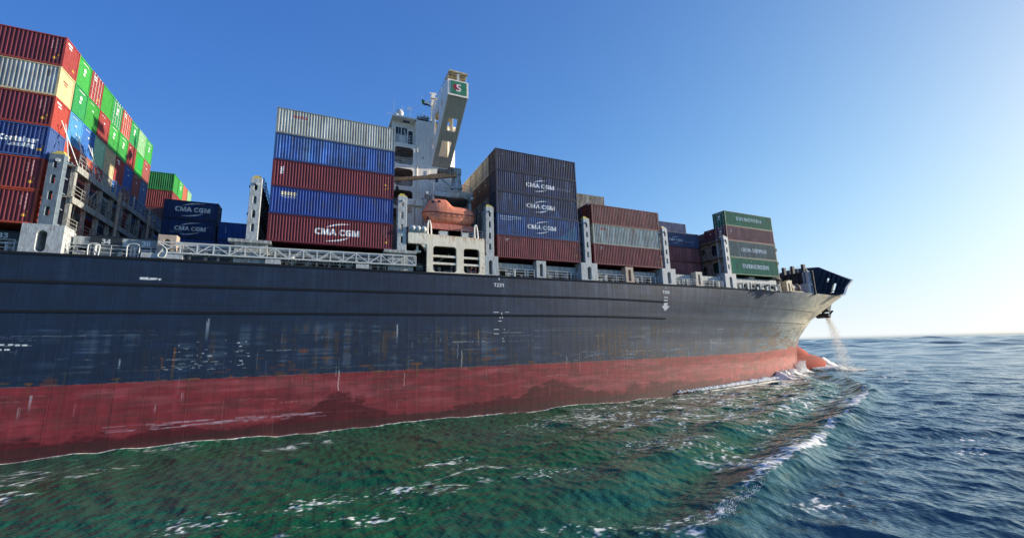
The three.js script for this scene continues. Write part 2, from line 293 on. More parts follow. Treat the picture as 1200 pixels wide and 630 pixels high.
    g.fillStyle = 'rgba(196,190,200,0.4)'; for (let n = 0; n < 60; n++) g.fillRect(X(R(-16, 0)), Y(1.75 + R(-0.25, 0.25)), R(6, 40), R(0.8, 3));
  } else {
    g.font = 'bold 14px sans-serif'; g.fillText('T265', X(46.75), Y(14.95)); g.font = 'bold 9px sans-serif'; g.fillText('TUG', X(46.7), Y(14.2)); g.fillRect(X(46.75) - 1, Y(15.75), 2, 7);
    g.fillStyle = '#d4d8d8'; g.fillRect(X(46.3), Y(13.85), 17, 22); g.beginPath(); g.moveTo(X(45.85), Y(12.95)); g.lineTo(X(47.6), Y(12.95)); g.lineTo(X(46.68), Y(12.2)); g.fill();
  }
  return texOf(c);
}
function hullBump() {                                                // plates pulled in between the frames
  const N = 512, d = new Float32Array(N * N * 4);
  for (let j = 0; j < N; j++) for (let i = 0; i < N; i++) {
    const x = (i / N) * 12, y = (j / N) * 12, fx = Math.abs(((x / 1.0) % 1) - 0.5) * 2, fy = Math.abs(((y / 3) % 1) - 0.5) * 2;
    let v = 120 + 40 * Math.pow(fx, 4) + 22 * Math.pow(fy, 10) + 34 * (Math.sin(x * 1.047 + 1.3) * Math.sin(y * 1.047) * 0.5) + 26 * (noise((i / N) * 64 % 64, (j / N) * 64) - 0.5);
    if (((x % 3) + 3) % 3 < 0.05) v -= 50;
    const k = (j * N + i) * 4; d[k] = d[k + 1] = d[k + 2] = clamp(v, 0, 255) / 255; d[k + 3] = 1;
  }
  const t = new THREE.DataTexture(d, N, N, THREE.RGBAFormat, THREE.FloatType); t.wrapS = t.wrapT = THREE.RepeatWrapping; t.magFilter = THREE.LinearFilter; t.repeat.set(92 / 12, 23 / 12); t.needsUpdate = true; return t;
}
const bump = hullBump();
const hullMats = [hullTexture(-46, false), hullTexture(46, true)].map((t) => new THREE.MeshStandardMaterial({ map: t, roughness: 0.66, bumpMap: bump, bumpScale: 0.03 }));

const ship = thing('container_ship', 'large navy and red container ship with white superstructure, under way on the sea', 'container ship');
{
  const VN = 44, cols = [];                                          // columns: straight side, then the entrance, by fraction t of the half breadth
  for (let i = 0; i <= 16; i++) cols.push({ x: lerp(-75, 18, i / 16) });
  for (let i = 1; i <= 16; i++) cols.push({ x: lerp(18, 46, i / 16) });
  for (let i = 1; i <= 90; i++) cols.push({ f: i / 90 });
  const at = (c, v) => {
    let x, y = lerp(-3.4, 16.15, v), h = HB;
    for (let k = 0; k < 3; k++) { x = c.x !== undefined ? c.x : 46 + (xStem(y) - 46) * (1 - Math.pow(1 - c.f, 1.7)); h = hullHalf(x, y); y = lerp(-3.4, deckY(h / HB), v); }
    return [x, y, h];
  };
  const P = [], U = [], I = [[], []];
  for (const side of [1, -1]) {
    const base = P.length / 3;
    for (const part of [0, 1]) cols.forEach((c, i) => { for (let j = 0; j <= VN; j++) { const [x, y, h] = at(c, j / VN); P.push(x, y, ZC + side * h); U.push((x - (part ? 46 : -46)) / 92, (y + 3.5) / 23); } });
    const per = cols.length * (VN + 1);
    for (let i = 0; i < cols.length - 1; i++) for (let j = 0; j < VN; j++) {
      const part = i < 32 ? 0 : 1, a = base + part * per + i * (VN + 1) + j, b = a + VN + 1;
      if (side > 0) I[part].push(a, b, b + 1, a, b + 1, a + 1); else I[part].push(a, b + 1, b, a, a + 1, b + 1);
    }
  }
  const geo = new THREE.BufferGeometry();
  geo.setAttribute('position', new THREE.Float32BufferAttribute(P, 3)); geo.setAttribute('uv', new THREE.Float32BufferAttribute(U, 2));
  geo.setIndex([...I[0], ...I[1]]); geo.addGroup(0, I[0].length, 0); geo.addGroup(I[0].length, I[1].length, 1); geo.computeVertexNormals();
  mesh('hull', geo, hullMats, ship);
  const dk = new MB();
  for (let i = 0; i < cols.length - 1; i++) { const a = at(cols[i], 1), b = at(cols[i + 1], 1), f = (q, s) => [q[0], q[1] - 0.03, ZC + s * q[2]]; dk.quad(f(a, 1), f(b, 1), f(b, -1), f(a, -1)); }
  const a0 = at(cols[0], 0), a1 = at(cols[0], 1); dk.quad([a0[0], a0[1], ZC - HB], [a0[0], a0[1], ZC + HB], [a1[0], a1[1], ZC + HB], [a1[0], a1[1], ZC - HB]);
  dk.build('deck', M.deck, ship);
  for (const y0 of [13.75, 11.35, 16.06]) {                          // doubling strips along the side
    const m = new MB(), path = [];
    for (let i = 0; i <= 150; i++) { const x = lerp(-74, y0 > 16 ? 80 : 47, i / 150), y = y0 - (y0 < 16 ? smooth(30, 70, x) * 0.5 : 0); path.push([x, y + (y0 > 16 ? deckY(hullHalf(x, 16.3) / HB) - 16.15 : 0)]); }
    const h = y0 > 16 ? 0.1 : 0.1, o = 0.06;
    for (let i = 0; i < 150; i++) {
      const [xa, ya] = path[i], [xb, yb] = path[i + 1], z = (x, y) => hullZ(x, y) + o, za = z(xa, ya), zb = z(xb, yb);
      m.quad([xa, ya - h, za], [xb, yb - h, zb], [xb, yb + h, zb], [xa, ya + h, za]);
      m.quad([xa, ya - h, za - 0.3], [xb, yb - h, zb - 0.3], [xb, yb - h, zb], [xa, ya - h, za]); m.quad([xa, ya + h, za], [xb, yb + h, zb], [xb, yb + h, zb - 0.3], [xa, ya + h, za - 0.3]);
    }
    m.build('rubbing_strip', plain('#0e1720', 0.95), ship);
  }
  // bulbous bow
  const prof = []; for (let i = 0; i <= 20; i++) { const a = (i / 20) * Math.PI; prof.push(new THREE.Vector2(Math.pow(Math.sin(a), 0.8) * 3.5 + 1e-4, -Math.cos(a) * 11)); }
  const bulb = new THREE.LatheGeometry(prof, 28); bulb.applyMatrix4(new THREE.Matrix4().makeRotationZ(-Math.PI / 2)); bulb.scale(1, 0.95, 0.9); bulb.translate(108.6, 0.95, ZC);
  const fair = new THREE.SphereGeometry(1, 28, 18); fair.scale(7.6, 3.4, 1.9); fair.rotateZ(-0.2); fair.translate(107.6, 2.9, ZC);
  mesh('bulbous_bow', mergeGeometries([bulb.toNonIndexed(), fair.toNonIndexed()]), paint('#a83a26', { mottle: 0.15, streak: 0.12, dirt: 0.25 }, 0.92, 5), ship);
  // forward bulwark: flared plating round the stem, with ribs inside
  const NB = 72, BZ = [-17, -13, -8, -4, -1, 2, 5, 8, 11, 14.6], BTX = [100, 113.5, 126, 131.8, 129.9, 127.7, 125.4, 122.9, 113.6, 104.4], BTY = [16.4, 24, 27.9, 28.1, 26.5, 25.0, 23.5, 22.1, 19.5, 16.4];
  const tt = (i) => lerp(0.68, -0.79, i / NB), outer = new MB(), inner = new MB();
  const W = (i, v, d) => { const t = tt(i), y0 = deckY(t), y1 = Math.max(y0 + 0.03, interp(t * HB, BZ, BTY)), x0 = outlineX(t, y0), x1 = Math.max(x0 + 0.02, interp(t * HB, BZ, BTX)); return [lerp(x0, x1, Math.pow(v, 0.8)) - d, lerp(y0, y1, v), ZC + HB * t * (1 + 0.04 * v) - Math.sign(t) * d * Math.min(1, Math.abs(t) * 3)]; };
  const hole = (i, j) => (j >= 2 && j <= 4) && (i === 26 || i === 27) || (j === 5 && (i === 32 || i === 33));
  for (let i = 0; i < NB; i++) for (let j = 0; j < 8; j++) {
    if (hole(i, j)) continue;
    outer.quad(W(i, j / 8, 0), W(i + 1, j / 8, 0), W(i + 1, (j + 1) / 8, 0), W(i, (j + 1) / 8, 0)); inner.quad(W(i + 1, j / 8, 0.2), W(i, j / 8, 0.2), W(i, (j + 1) / 8, 0.2), W(i + 1, (j + 1) / 8, 0.2));
  }
  for (let i = 0; i < NB; i++) outer.quad(W(i, 1, 0), W(i + 1, 1, 0), W(i + 1, 1, 0.3), W(i, 1, 0.3));
  outer.build('bow_bulwark', M.cream, ship); 
  for (let i = 3; i < NB - 2; i += 4) { const a = W(i, 0, 0.4), b = W(i, 0.96, 0.35); if (b[1] - a[1] > 0.6) inner.bar(a, b, 0.14, 0.4); }
  for (const v of [0.33, 0.66]) for (let i = 6; i < NB - 6; i++) inner.bar(W(i, v, 0.32), W(i + 1, v, 0.32), 0.1, 0.22);
  inner.build('bulwark_ribs', M.dark, ship);  // inner face painted dark for its shade, facing away from the sun
}

// ------------------------------------------------------------------ lashing pillars, bridges, coamings along the deck edge
const PX = [-21.1, -6.3, 8.15, 18.85, 33.3, 47.65, 61.6, 75.2];
const pillarShape = plateXY(0.95, 6.3, 0.5, [0.75, 2.15, 3.6, 5.0].map((y) => [0.3, y, 0.32, 0.85, 0.15]), 0.03), baseShape = plateXY(2.6, 2.4, 1.5, [[0.95, 0.06, 0.66, 1.86, 0.32]], 0.03);
PX.forEach((x, i) => {
  const zo = Math.min(0, hullZ(x, 16) - 0.1), p = group('lashing_pillar', ship, x, 18.55, zo - 0.5);
  const b = new MB(); b.add(pillarShape, T(-0.475, 0, 0)); b.box(-0.4, 0.1, -1.1, 0.4, 6.2, -0.85); for (let k = 0; k < 5; k++) b.box(-0.42, 0.2 + k * 1.4, -1.1, -0.36, 0.32 + k * 1.4, 0.1).box(0.36, 0.2 + k * 1.4, -1.1, 0.42, 0.32 + k * 1.4, 0.1);
  b.build('post_plate', i === 0 ? paint('#6b7a85', { mottle: 0.1, streak: 0.15 }, 0.55) : M.pillar, p);
  new MB().box(-0.4, 6.3, -0.45, 0.4, 6.5, 0.4).box(-0.25, 6.5, -0.3, 0.25, 6.72, 0.2).build('cap', i > 4 ? M.tan : M.yellow, p);
  new MB().tube([0.1, 5.75, 0.5], [0.1, 5.75, 0.62], 0.16, 0.16, 10).build('lamp_housing', M.rail, p);
  if (i === 1 || i === 2) { new MB().box(x - 1.4, 16.12, -1.6, x + 1.4, 18.2, -0.25).box(x - 1.9, 18.2, -1.8, x + 1.7, 18.5, 0.12).build('pillar_base', M.grey, ship); return; }
  const w = i === 3 ? 0.75 : i === 7 ? 0.85 : 1, base = new MB().add(baseShape, new THREE.Matrix4().compose(new THREE.Vector3(x - 1.3 * w, 16.13, zo - 1.4), new THREE.Quaternion(), new THREE.Vector3(w, 1, 1)));
  base.build('pillar_base', i < 2 ? M.pillar : i < 4 ? M.pillar : M.pillar, ship);
});
// low portal legs half-way along each bay
[[-12.9, 'veryRusty'], [26, 'pillar'], [40.4, 'veryRusty'], [54.3, 'rusty'], [68, 'rusty'], [80.5, 'tan']].forEach(([x, m]) => {
  new MB().add(plateXY(1.35, 2.3, 0.9, [[0.42, 0.2, 0.5, 1.75, 0.24]], 0.03), T(x - 0.67, 16.13, Math.min(0, hullZ(x, 16) - 0.1) - 1.1)).build('portal_leg', M[m], ship);
});
// coaming: sill, top beam, posts and the dark passage behind, bay by bay
function coaming(x0, x1, mat) {
  const c = group('hatch_coaming', ship);
  new MB().box(x0, 17.25, -1.7, x1, 18.0, -1.0).build('beam', mat, c); new MB().box(x0, 16.13, -1.6, x1, 16.42, -1.1).build('sill', mat, c);
  const n = Math.max(2, Math.round((x1 - x0) / 1.9));
  for (let i = 0; i <= n; i++) { const x = lerp(x0 + 0.15, x1 - 0.15, i / n), w = i % 3 === 1 ? 0.45 : 0.13; new MB().box(x - w, 16.42, -1.55, x + w, 17.25, -1.12).build('post', mat, c); }
  new MB().box(x0, 16.13, -4.4, x1, 18.4, -4.1).build('inner_wall', M.grey, c);
  const h = new MB().box(x0 + 0.2, 18.02, -40.5, x1 - 0.2, 18.5, -2.6); h.build('hatch_cover', M.darkSteel, c);
  for (let k = 0; k < (x1 - x0) / 2.2; k++) { const x = x0 + 0.8 + k * 2.2 + rr(-0.4, 0.4), w = rr(0.15, 0.5), q = rr(0.4, 1.0); new MB().box(x, 16.14, -0.9, x + w, 16.14 + q, -0.5).box(x + 0.03, 16.14 + q, -0.85, x + w - 0.03, 16.2 + q, -0.55).build('deck_box', M.grey, c); const v = rr(0.6, 1.1); new MB().tube([x + 1.1, 16.14, -0.7], [x + 1.1, 16.14 + v, -0.7], 0.11, 0.11, 8).tube([x + 1.1, 16.14 + v, -0.7], [x + 1.1, 16.3 + v, -0.7], 0.2, 0.16, 8).build('ventilator', M.rail, c); }
  new MB().tube([x0, 17.05, -0.95], [x1, 17.05, -0.95], 0.07, 0.07, 6).build('pipe', M.grey, c);
}
for (const [a, b] of [[-36, -23], [-19.6, -7.9], [-4.8, 6.6], [20.3, 31.8], [34.7, 46], [49, 60], [63, 74]]) coaming(a, b, M.grey);
// edge railing
function railing(x0, x1, z, y, h, parent = ship, mat = M.rail, step = 1.5) {
  const m = new MB(), n = Math.max(1, Math.round((x1 - x0) / step));
  for (let i = 0; i <= n; i++) { const x = lerp(x0, x1, i / n); m.bar([x, y, z], [x, y + h, z], 0.045); }
  for (const f of [0.36, 0.68, 1]) m.bar([x0, y + h * f, z], [x1, y + h * f, z], 0.04);
  return m.build('railing', mat, parent);
}
function railingZ(z0, z1, x, y, h, parent = ship, mat = M.rail, step = 1.5) {
  const m = new MB(), n = Math.max(1, Math.round(Math.abs(z1 - z0) / step));
  for (let i = 0; i <= n; i++) { const z = lerp(z0, z1, i / n); m.bar([x, y, z], [x, y + h, z], 0.045); }
  for (const f of [0.36, 0.68, 1]) m.bar([x, y + h * f, z0], [x, y + h * f, z1], 0.04);
  return m.build('railing', mat, parent);
}
for (const [a, b] of [[-36, -22.8], [-19.5, -14], [-4.2, 6.5], [21, 25], [27, 31.5], [34.9, 39.6], [41.2, 45.8], [49.2, 53.5], [55.2, 59.8], [63.2, 67.2], [69, 73.6], [76.5, 92]]) railing(a, b, Math.min(-0.25, hullZ(b, 16) - 0.2), 16.13, 1.05, ship, a > 60 ? M.tan : M.rail);
for (const [a, b, h] of [[-25.2, -24.3, 1.15], [-18.2, -17.5, 1.1], [-15.6, -14.8, 1.25]]) new MB().path([[a, 16.13, -0.1], [a, 16.13 + h * 0.9, -0.1], [a + 0.15, 16.13 + h, -0.1], [b - 0.15, 16.13 + h, -0.1], [b, 16.13 + h * 0.9, -0.1], [b, 16.13, -0.1]], 0.05).build('hoop_rail', M.rail, ship);
// bay numbers on dark hatch-side panels
function textTex(lines, w, h, bg, fg, font, opts = {}) { const [c, x] = canvasOf(w, h); if (bg) { x.fillStyle = bg; x.fillRect(0, 0, w, h); } x.fillStyle = fg; x.font = font; x.textAlign = 'center'; x.textBaseline = 'middle'; lines.forEach((l, i) => x.fillText(l, w / 2, h * (i + 0.5) / lines.length)); if (opts.after) opts.after(c, x); return texOf(c); }
for (const [s, x] of [['33', -23.9], ['34', -17.4], ['30', -14.6]]) {
  const g = new THREE.BoxGeometry(2.2, 0.7, 0.06); g.translate(x, 17.64, -0.96);
  mesh('number_plate', g, new THREE.MeshStandardMaterial({ map: textTex([s], 128, 40, s === '30' ? '#8d9393' : '#2b3033', '#e2e4e2', 'bold 34px sans-serif'), roughness: 0.6 }), ship);
}
// transverse lashing bridges
function lashingBridge(x, { z1 = -41, levels = [18.5, 21.5, 24.4], mat = M.pillar, wall = 0, mast = true } = {}) {
  const b = group('lashing_bridge', ship, x, 0, 0), n = Math.round((-1.3 - z1) / 2.52);
  for (let k = 0; k <= n; k++) {
    const z = -1.3 - k * 2.52, thick = k % 2 === 0 ? 0.2 : 0.11;
    new MB().box(0.05, 16.1, z - thick, 0.35, levels[levels.length - 1], z + thick).build('post', mat, b);
    if (k % 2 === 1 && mast) new MB().bar([0.42, levels[levels.length - 1], z], [0.42, levels[levels.length - 1] + 1.5, z], 0.09).build('stanchion', M.rail, b);
  }
  for (const y of levels) {
    new MB().box(-0.75, y - 0.12, z1, 0.45, y, -1.0).box(0.36, y - 0.55, z1, 0.5, y + 0.02, -1.0).build('walkway', mat, b);
    railingZ(-1.2, z1, 0.46, y, 1.05, b, mat, 1.26);
  }
    for (let k = 0; k < n; k++) { const z = -1.3 - k * 2.52, y = levels[k % (levels.length - 1)]; if (k % 3 === 1) new MB().bar([0.2, y, z], [0.2, y + 2.7, z - 2.4], 0.09).build('brace', mat, b); for (let q = 0; q < 3; q++) new MB().bar([0.3, y + 0.1, z - 0.5 - q * 0.6], [0.34, y + rr(1.2, 2.6), z - 0.5 - q * 0.6 + rr(-0.3, 0.3)], 0.05).build('lashing_rod', M.darkSteel, b); if (k % 2) new MB().box(-0.1, y, z - 1.6, 0.25, y + 1.1, z - 0.9).build('gear_bin', M.brown, b); }
  if (wall) { for (let k = 0; k < wall; k++) for (let l = 0; l < levels.length - 1; l++) { const g = plateXY(2.4, levels[l + 1] - levels[l], 0.06, [k === 0 ? [0.5, 0.5, 1.5, 1.8, 0.4] : [0.85, 0.5, 0.7, 1.5, 0.34]]); g.applyMatrix4(T(0.0, levels[l], -1.3 - k * 2.52, Math.PI / 2)); mesh('wall_plate', g, mat, b); } }
  return b;
}
lashingBridge(-20.6, { mat: M.bridge });
for (const z of [-9.6, -18.4, -26]) { const p = group('pole_cage', ship, -20.0, 18.5, z); new MB().tube([0, -2, 0], [0, 6.4, 0], 0.16, 0.16, 10).build('pole', M.veryRusty, p); const q = new MB(); for (let k = 0; k < 7; k++) { const a = k * 0.9; q.bar([0.7 * Math.cos(a), 4.6, 0.7 * Math.sin(a)], [0.7 * Math.cos(a), 6.9, 0.7 * Math.sin(a)], 0.05); } for (const y of [4.7, 5.8, 6.9]) { const r = new THREE.TorusGeometry(0.7, 0.04, 6, 20); r.rotateX(Math.PI / 2); r.translate(0, y, 0); q.add(r); } q.build('cage', M.brown, p); }
lashingBridge(-6.3, { mat: M.darkSteel, z1: -14 });
lashingBridge(33.2, { mat: M.brown, z1: -20, mast: false });
lashingBridge(47.5, { mat: M.brown, mast: false });
lashingBridge(61.4, { mat: M.brown, wall: 3, mast: false });
lashingBridge(75.0, { mat: M.brown, levels: [18.5, 21.5, 24.0], mast: false });
// thin lashing rods crossed in front of the tall stack's ends
for (const [z, k] of [[-0.4, 1], [-2.3, -1], [-2.9, 1], [-4.8, -1], [-5.4, 1], [-7.3, -1]]) new MB().bar([-20.5, 24.4, z], [-21.7, 28.4, z - k * 1.3], 0.055).build('lashing_rod', M.rail, ship);
// fore end: breakwater wall with railing, last pillar, mooring gear
{
  const b = group('breakwater', ship, 90.2, 0, 0);
  const m = new MB(); m.box(0, 16.3, -37.5, 0.15, 21.2, -3.8);
  for (let z = -5.2; z > -37; z -= 1.5) m.box(-0.45, 16.3, z - 0.06, 0, 21.0, z + 0.06);
  for (const y of [18, 19.6, 21.1]) m.box(-0.3, y - 0.08, -37.5, 0, y, -3.8);
  m.build('wall', M.darkSteel, b);
  railingZ(-5, -37, -0.1, 21.2, 1.15, b, M.rail, 1.6);
  for (const z of [-5.4, -7.6, -9.4, -14]) new MB().box(-0.5, 20.6, z - 0.25, 0.2, 22.7, z + 0.25).build('stanchion', M.dark, b);
  const p = group('lashing_pillar', ship, 89.7, 18.4, hullZ(89.7, 16.5) - 0.7);
  new MB().add(plateXY(0.9, 2.7, 0.5, [[0.28, 0.6, 0.3, 0.8, 0.14], [0.28, 1.7, 0.3, 0.7, 0.14]], 0.03), T(-0.45, 0, 0)).box(-0.4, 0, -0.6, 0.4, 2.6, -0.4).build('post_plate', M.pillar, p);
  new MB().tube([0, 2.7, 0], [0, 3.2, 0], 0.25, 0.2).build('cap', M.tan, p);
  new MB().add(baseShape, new THREE.Matrix4().compose(new THREE.Vector3(88.7, 16.4, hullZ(89.7, 16.5) - 1.6), new THREE.Quaternion(), new THREE.Vector3(0.8, 0.9, 1))).build('pillar_base', M.pillar, ship);
  for (const [x, k] of [[78.2, 0], [83.6, 1], [85.6, 0], [92.5, 1], [95, 0]]) {   // bollards, fairlead arms and a windlass
    const g = group('mooring_fitting', ship, x, 16.2, hullZ(x, 16) - 1.3);
    if (k) new MB().bar([-0.5, 0, 0], [-1.2, 2.5, 0], 0.3).bar([0.5, 0, 0.2], [-0.4, 2.6, 0.2], 0.26).box(-1.4, 2.3, -0.3, -0.2, 2.7, 0.4).build('fairlead_arm', M.tan, g);
    else new MB().tube([-0.4, 0, 0], [-0.4, 1.3, 0], 0.3, 0.3, 12).tube([0.5, 0, 0], [0.5, 1.3, 0], 0.3, 0.3, 12).box(-0.9, 0, -0.5, 1, 0.2, 0.5).build('bollard', M.tan, g);
  }
  const w = group('windlass', ship, 84, 16.2, -5);
  new MB().tube([-1.4, 1.2, 0], [1.6, 1.2, 0], 0.8, 0.8, 16).tube([-1.6, 1.2, 0], [-1.4, 1.2, 0], 1.1, 1.1, 16).tube([1.6, 1.2, 0], [1.8, 1.2, 0], 1.1, 1.1, 16).build('drum', M.brown, w); new MB().box(-2, 0, -1.2, 2.2, 0.6, 1.2).build('bed_plate', M.tan, w);
}

// ------------------------------------------------------------------ accommodation block
const house = group('superstructure', ship);
{
  const F = [16.2, 20.5, 23.4, 26.3, 29.2, 32.3, 35.4], ROOF = 39.2, ZF = -8, ZB = -34.5;
  new MB().box(11.1, 16.2, ZB, 15.2, ROOF, ZF).box(15.2, 16.2, ZB, 17.35, ROOF, ZF - 2.2).build('wall', M.shipWhite, house);
  const corner = new THREE.CylinderGeometry(2.15, 2.15, ROOF - 16.2, 14, 1, true, 0, Math.PI / 2); corner.translate(15.2, (ROOF + 16.2) / 2, ZF - 2.15); mesh('rounded_corner', corner, M.shipWhite, house);
  const cap = new THREE.CylinderGeometry(2.15, 2.15, 0.02, 14); cap.translate(15.2, ROOF - 0.012, ZF - 2.15); mesh('corner_cap', cap, M.shipWhite, house);
  new MB().box(7.9, ROOF, ZB, 11.3, ROOF + 0.22, ZF + 0.15).box(11.3, ROOF + 0.003, ZB, 17.3, ROOF + 0.2, ZF - 0.1).build('roof', M.shipWhite, house);
  new MB().box(8.0, 16.2, ZB, 11.1, ROOF - 0.01, -11.2).build('inner_wall', M.shipWhite, house);
  for (let k = 3; k < F.length; k++) new MB().box(7.7, F[k] - 0.28, -11.3, 11.12, F[k], ZF + 0.12).build('deck_slab', M.shipWhite, house);
  // open galleries with rounded frames
  for (let k = 3; k < 6; k++) {
    const h = F[k + 1] - F[k] - 0.28;
    mesh('gallery_frame', plateXY(3.1, h, 0.1, [[0.32, 0.06, 2.5, h - 0.34, 0.42]]).applyMatrix4(T(8.0, F[k], ZF)), M.shipWhite, house);
    railing(8.3, 10.85, ZF - 0.15, F[k], 1.1, house); railingZ(ZF - 0.2, -11, 7.85, F[k], 1.1, house);
    new MB().box(8.9, F[k] + 0.05, -11.18, 9.8, F[k] + 2.1, -11.1).build('door', M.grey, house);
    new MB().bar([10.4, F[k], -9], [10.9, F[k + 1] - 0.3, -10.2], 0.5, 0.08).bar([9.9, F[k], -9], [10.4, F[k + 1] - 0.3, -10.2], 0.08, 0.1).build('stairway', M.grey, house);
    new MB().tube([8.5, F[k], -9.4], [8.5, F[k] + 1.2, -9.4], 0.22).box(9.2, F[k], -9.6, 9.9, F[k] + 0.9, -9.1).box(8.1, F[k] + h - 0.35, -10.8, 10.9, F[k] + h - 0.2, -8.3).build('gallery_fitting', M.brown, house);
  }
  { // wheelhouse level: side wall with windows set back behind a rail
    const h = ROOF - F[6];
    const g = plateXY(3.1, h, 0.12, [[0.55, 1.75, 0.72, 1.15, 0.1], [1.4, 1.75, 0.72, 1.15, 0.1], [2.3, 0.5, 0.62, 2.1, 0.16]]); mesh('wheelhouse_side', g.applyMatrix4(T(8.0, F[6], ZF - 1.2)), M.shipWhite, house);
    for (const x of [8.62, 9.47]) { const w = new MB().box(x - 0.06, F[6] + 1.72, ZF - 1.15, x + 0.75, F[6] + 2.95, ZF - 1.12).build('window', M.glass, house); new MB().box(x + 0.3, F[6] + 1.72, ZF - 1.08, x + 0.36, F[6] + 2.92, ZF - 1.05).build('window_bar', M.rail, w); }
    new MB().box(10.3, F[6] + 0.5, ZF - 1.16, 10.92, F[6] + 2.6, ZF - 1.13).build('door', M.dark, house);
    railing(8.0, 11.05, ZF - 0.02, F[6], 1.3, house, M.rail, 0.8); new MB().box(8.1, F[6], ZF - 0.2, 8.9, F[6] + 1.2, ZF - 0.14).build('dodger_plate', M.grey, house);
    new MB().bar([10.2, F[6], ZF - 0.5], [9.7, F[6] + 2.4, ZF - 0.9], 0.45, 0.06).build('ladder', M.rail, house);
    new MB().box(9.3, ROOF - 0.75, ZF + 0.13, 10.2, ROOF - 0.5, ZF + 0.3).build('floodlight', M.dark, house);
    new MB().box(11.0, ROOF - 0.12, ZF, 11.12, ROOF, ZF + 0.14).build('eave', M.dark, house);
  }
  for (const [x, y] of [[12.1, 30.6], [12.1, 33.6]]) new MB().box(x, y, ZF, x + 0.22, y + 0.3, ZF + 0.05).build('vent_cap', M.grey, house);
  { const m = new MB(); for (let k = 0; k < 6; k++) m.box(12.0, 26.6 + k * 0.22, ZF, 12.9, 26.72 + k * 0.22, ZF + 0.12); m.build('vent_louvre', M.grey, house); }
  new MB().tube([11.4, 26.3, ZF + 0.1], [11.4, 36, ZF + 0.1], 0.07).tube([13.0, 26.3, ZF + 0.1], [13.0, 32, ZF + 0.1], 0.05).build('pipe', M.shipWhite, house);
  // roof gear: radar dome, aerials, mast
  const r = group('roof_gear', ship);
  new MB().tube([9.2, ROOF, -10], [9.2, 40.5, -10], 0.12).ball([9.2, 40.95, -10], 0.55, 1.15).build('radome', M.rail, r);
  new MB().ball([8.6, 40.1, -9.4], 0.4, 1).ball([10, 40, -10.4], 0.3, 1).build('radome', M.rail, r);
  { const m = new MB(); for (const [x, z, h] of [[8.2, -9, 3], [10.7, -10, 2.5], [9.9, -12, 4.2], [12.4, -9, 2]]) m.bar([x, ROOF, z], [x, ROOF + h, z], 0.035); m.bar([7.3, 40.4, -9.6], [9, 40.4, -9.6], 0.05).bar([10.2, 41.9, -10], [11, 41.9, -10], 0.08).bar([10.3, 42.2, -10], [10.9, 42.2, -10], 0.06); m.build('aerial', M.rail, r); }
  const rg = new MB(); for (let x = 11.4; x < 15; x += 0.45) rg.box(x, ROOF + 0.2, -9 - rnd(), x + 0.3, ROOF + 0.5 + rnd() * 0.8, -8.5); rg.build('roof_box', M.darkSteel, r); railing(11.3, 15, -8.2, ROOF + 0.2, 0.95, r);
  const mast = new MB().bar([14.0, ROOF, -10.4], [14.0, 45.3, -10], 0.22, 0.5).bar([14.3, ROOF, -10], [14.3, 44.6, -10], 0.1); for (let y = 40; y < 45; y += 0.7) mast.bar([13.8, y, -10], [14.5, y + 0.3, -10], 0.08); mast.box(13.6, 44.4, -10.3, 14.6, 44.55, -9.7).box(13.7, 43.1, -10.2, 14.5, 43.2, -9.8).bar([13.5, 45.2, -10], [14.5, 45.35, -10], 0.16); mast.build('mast', M.shipWhite, r);
  new MB().bar([14, 44.2, -10], [11.5, 40, -9], 0.02).bar([13.8, 44, -10], [8.8, ROOF + 1, -9], 0.02).build('stay_wire', M.dark, r);
}
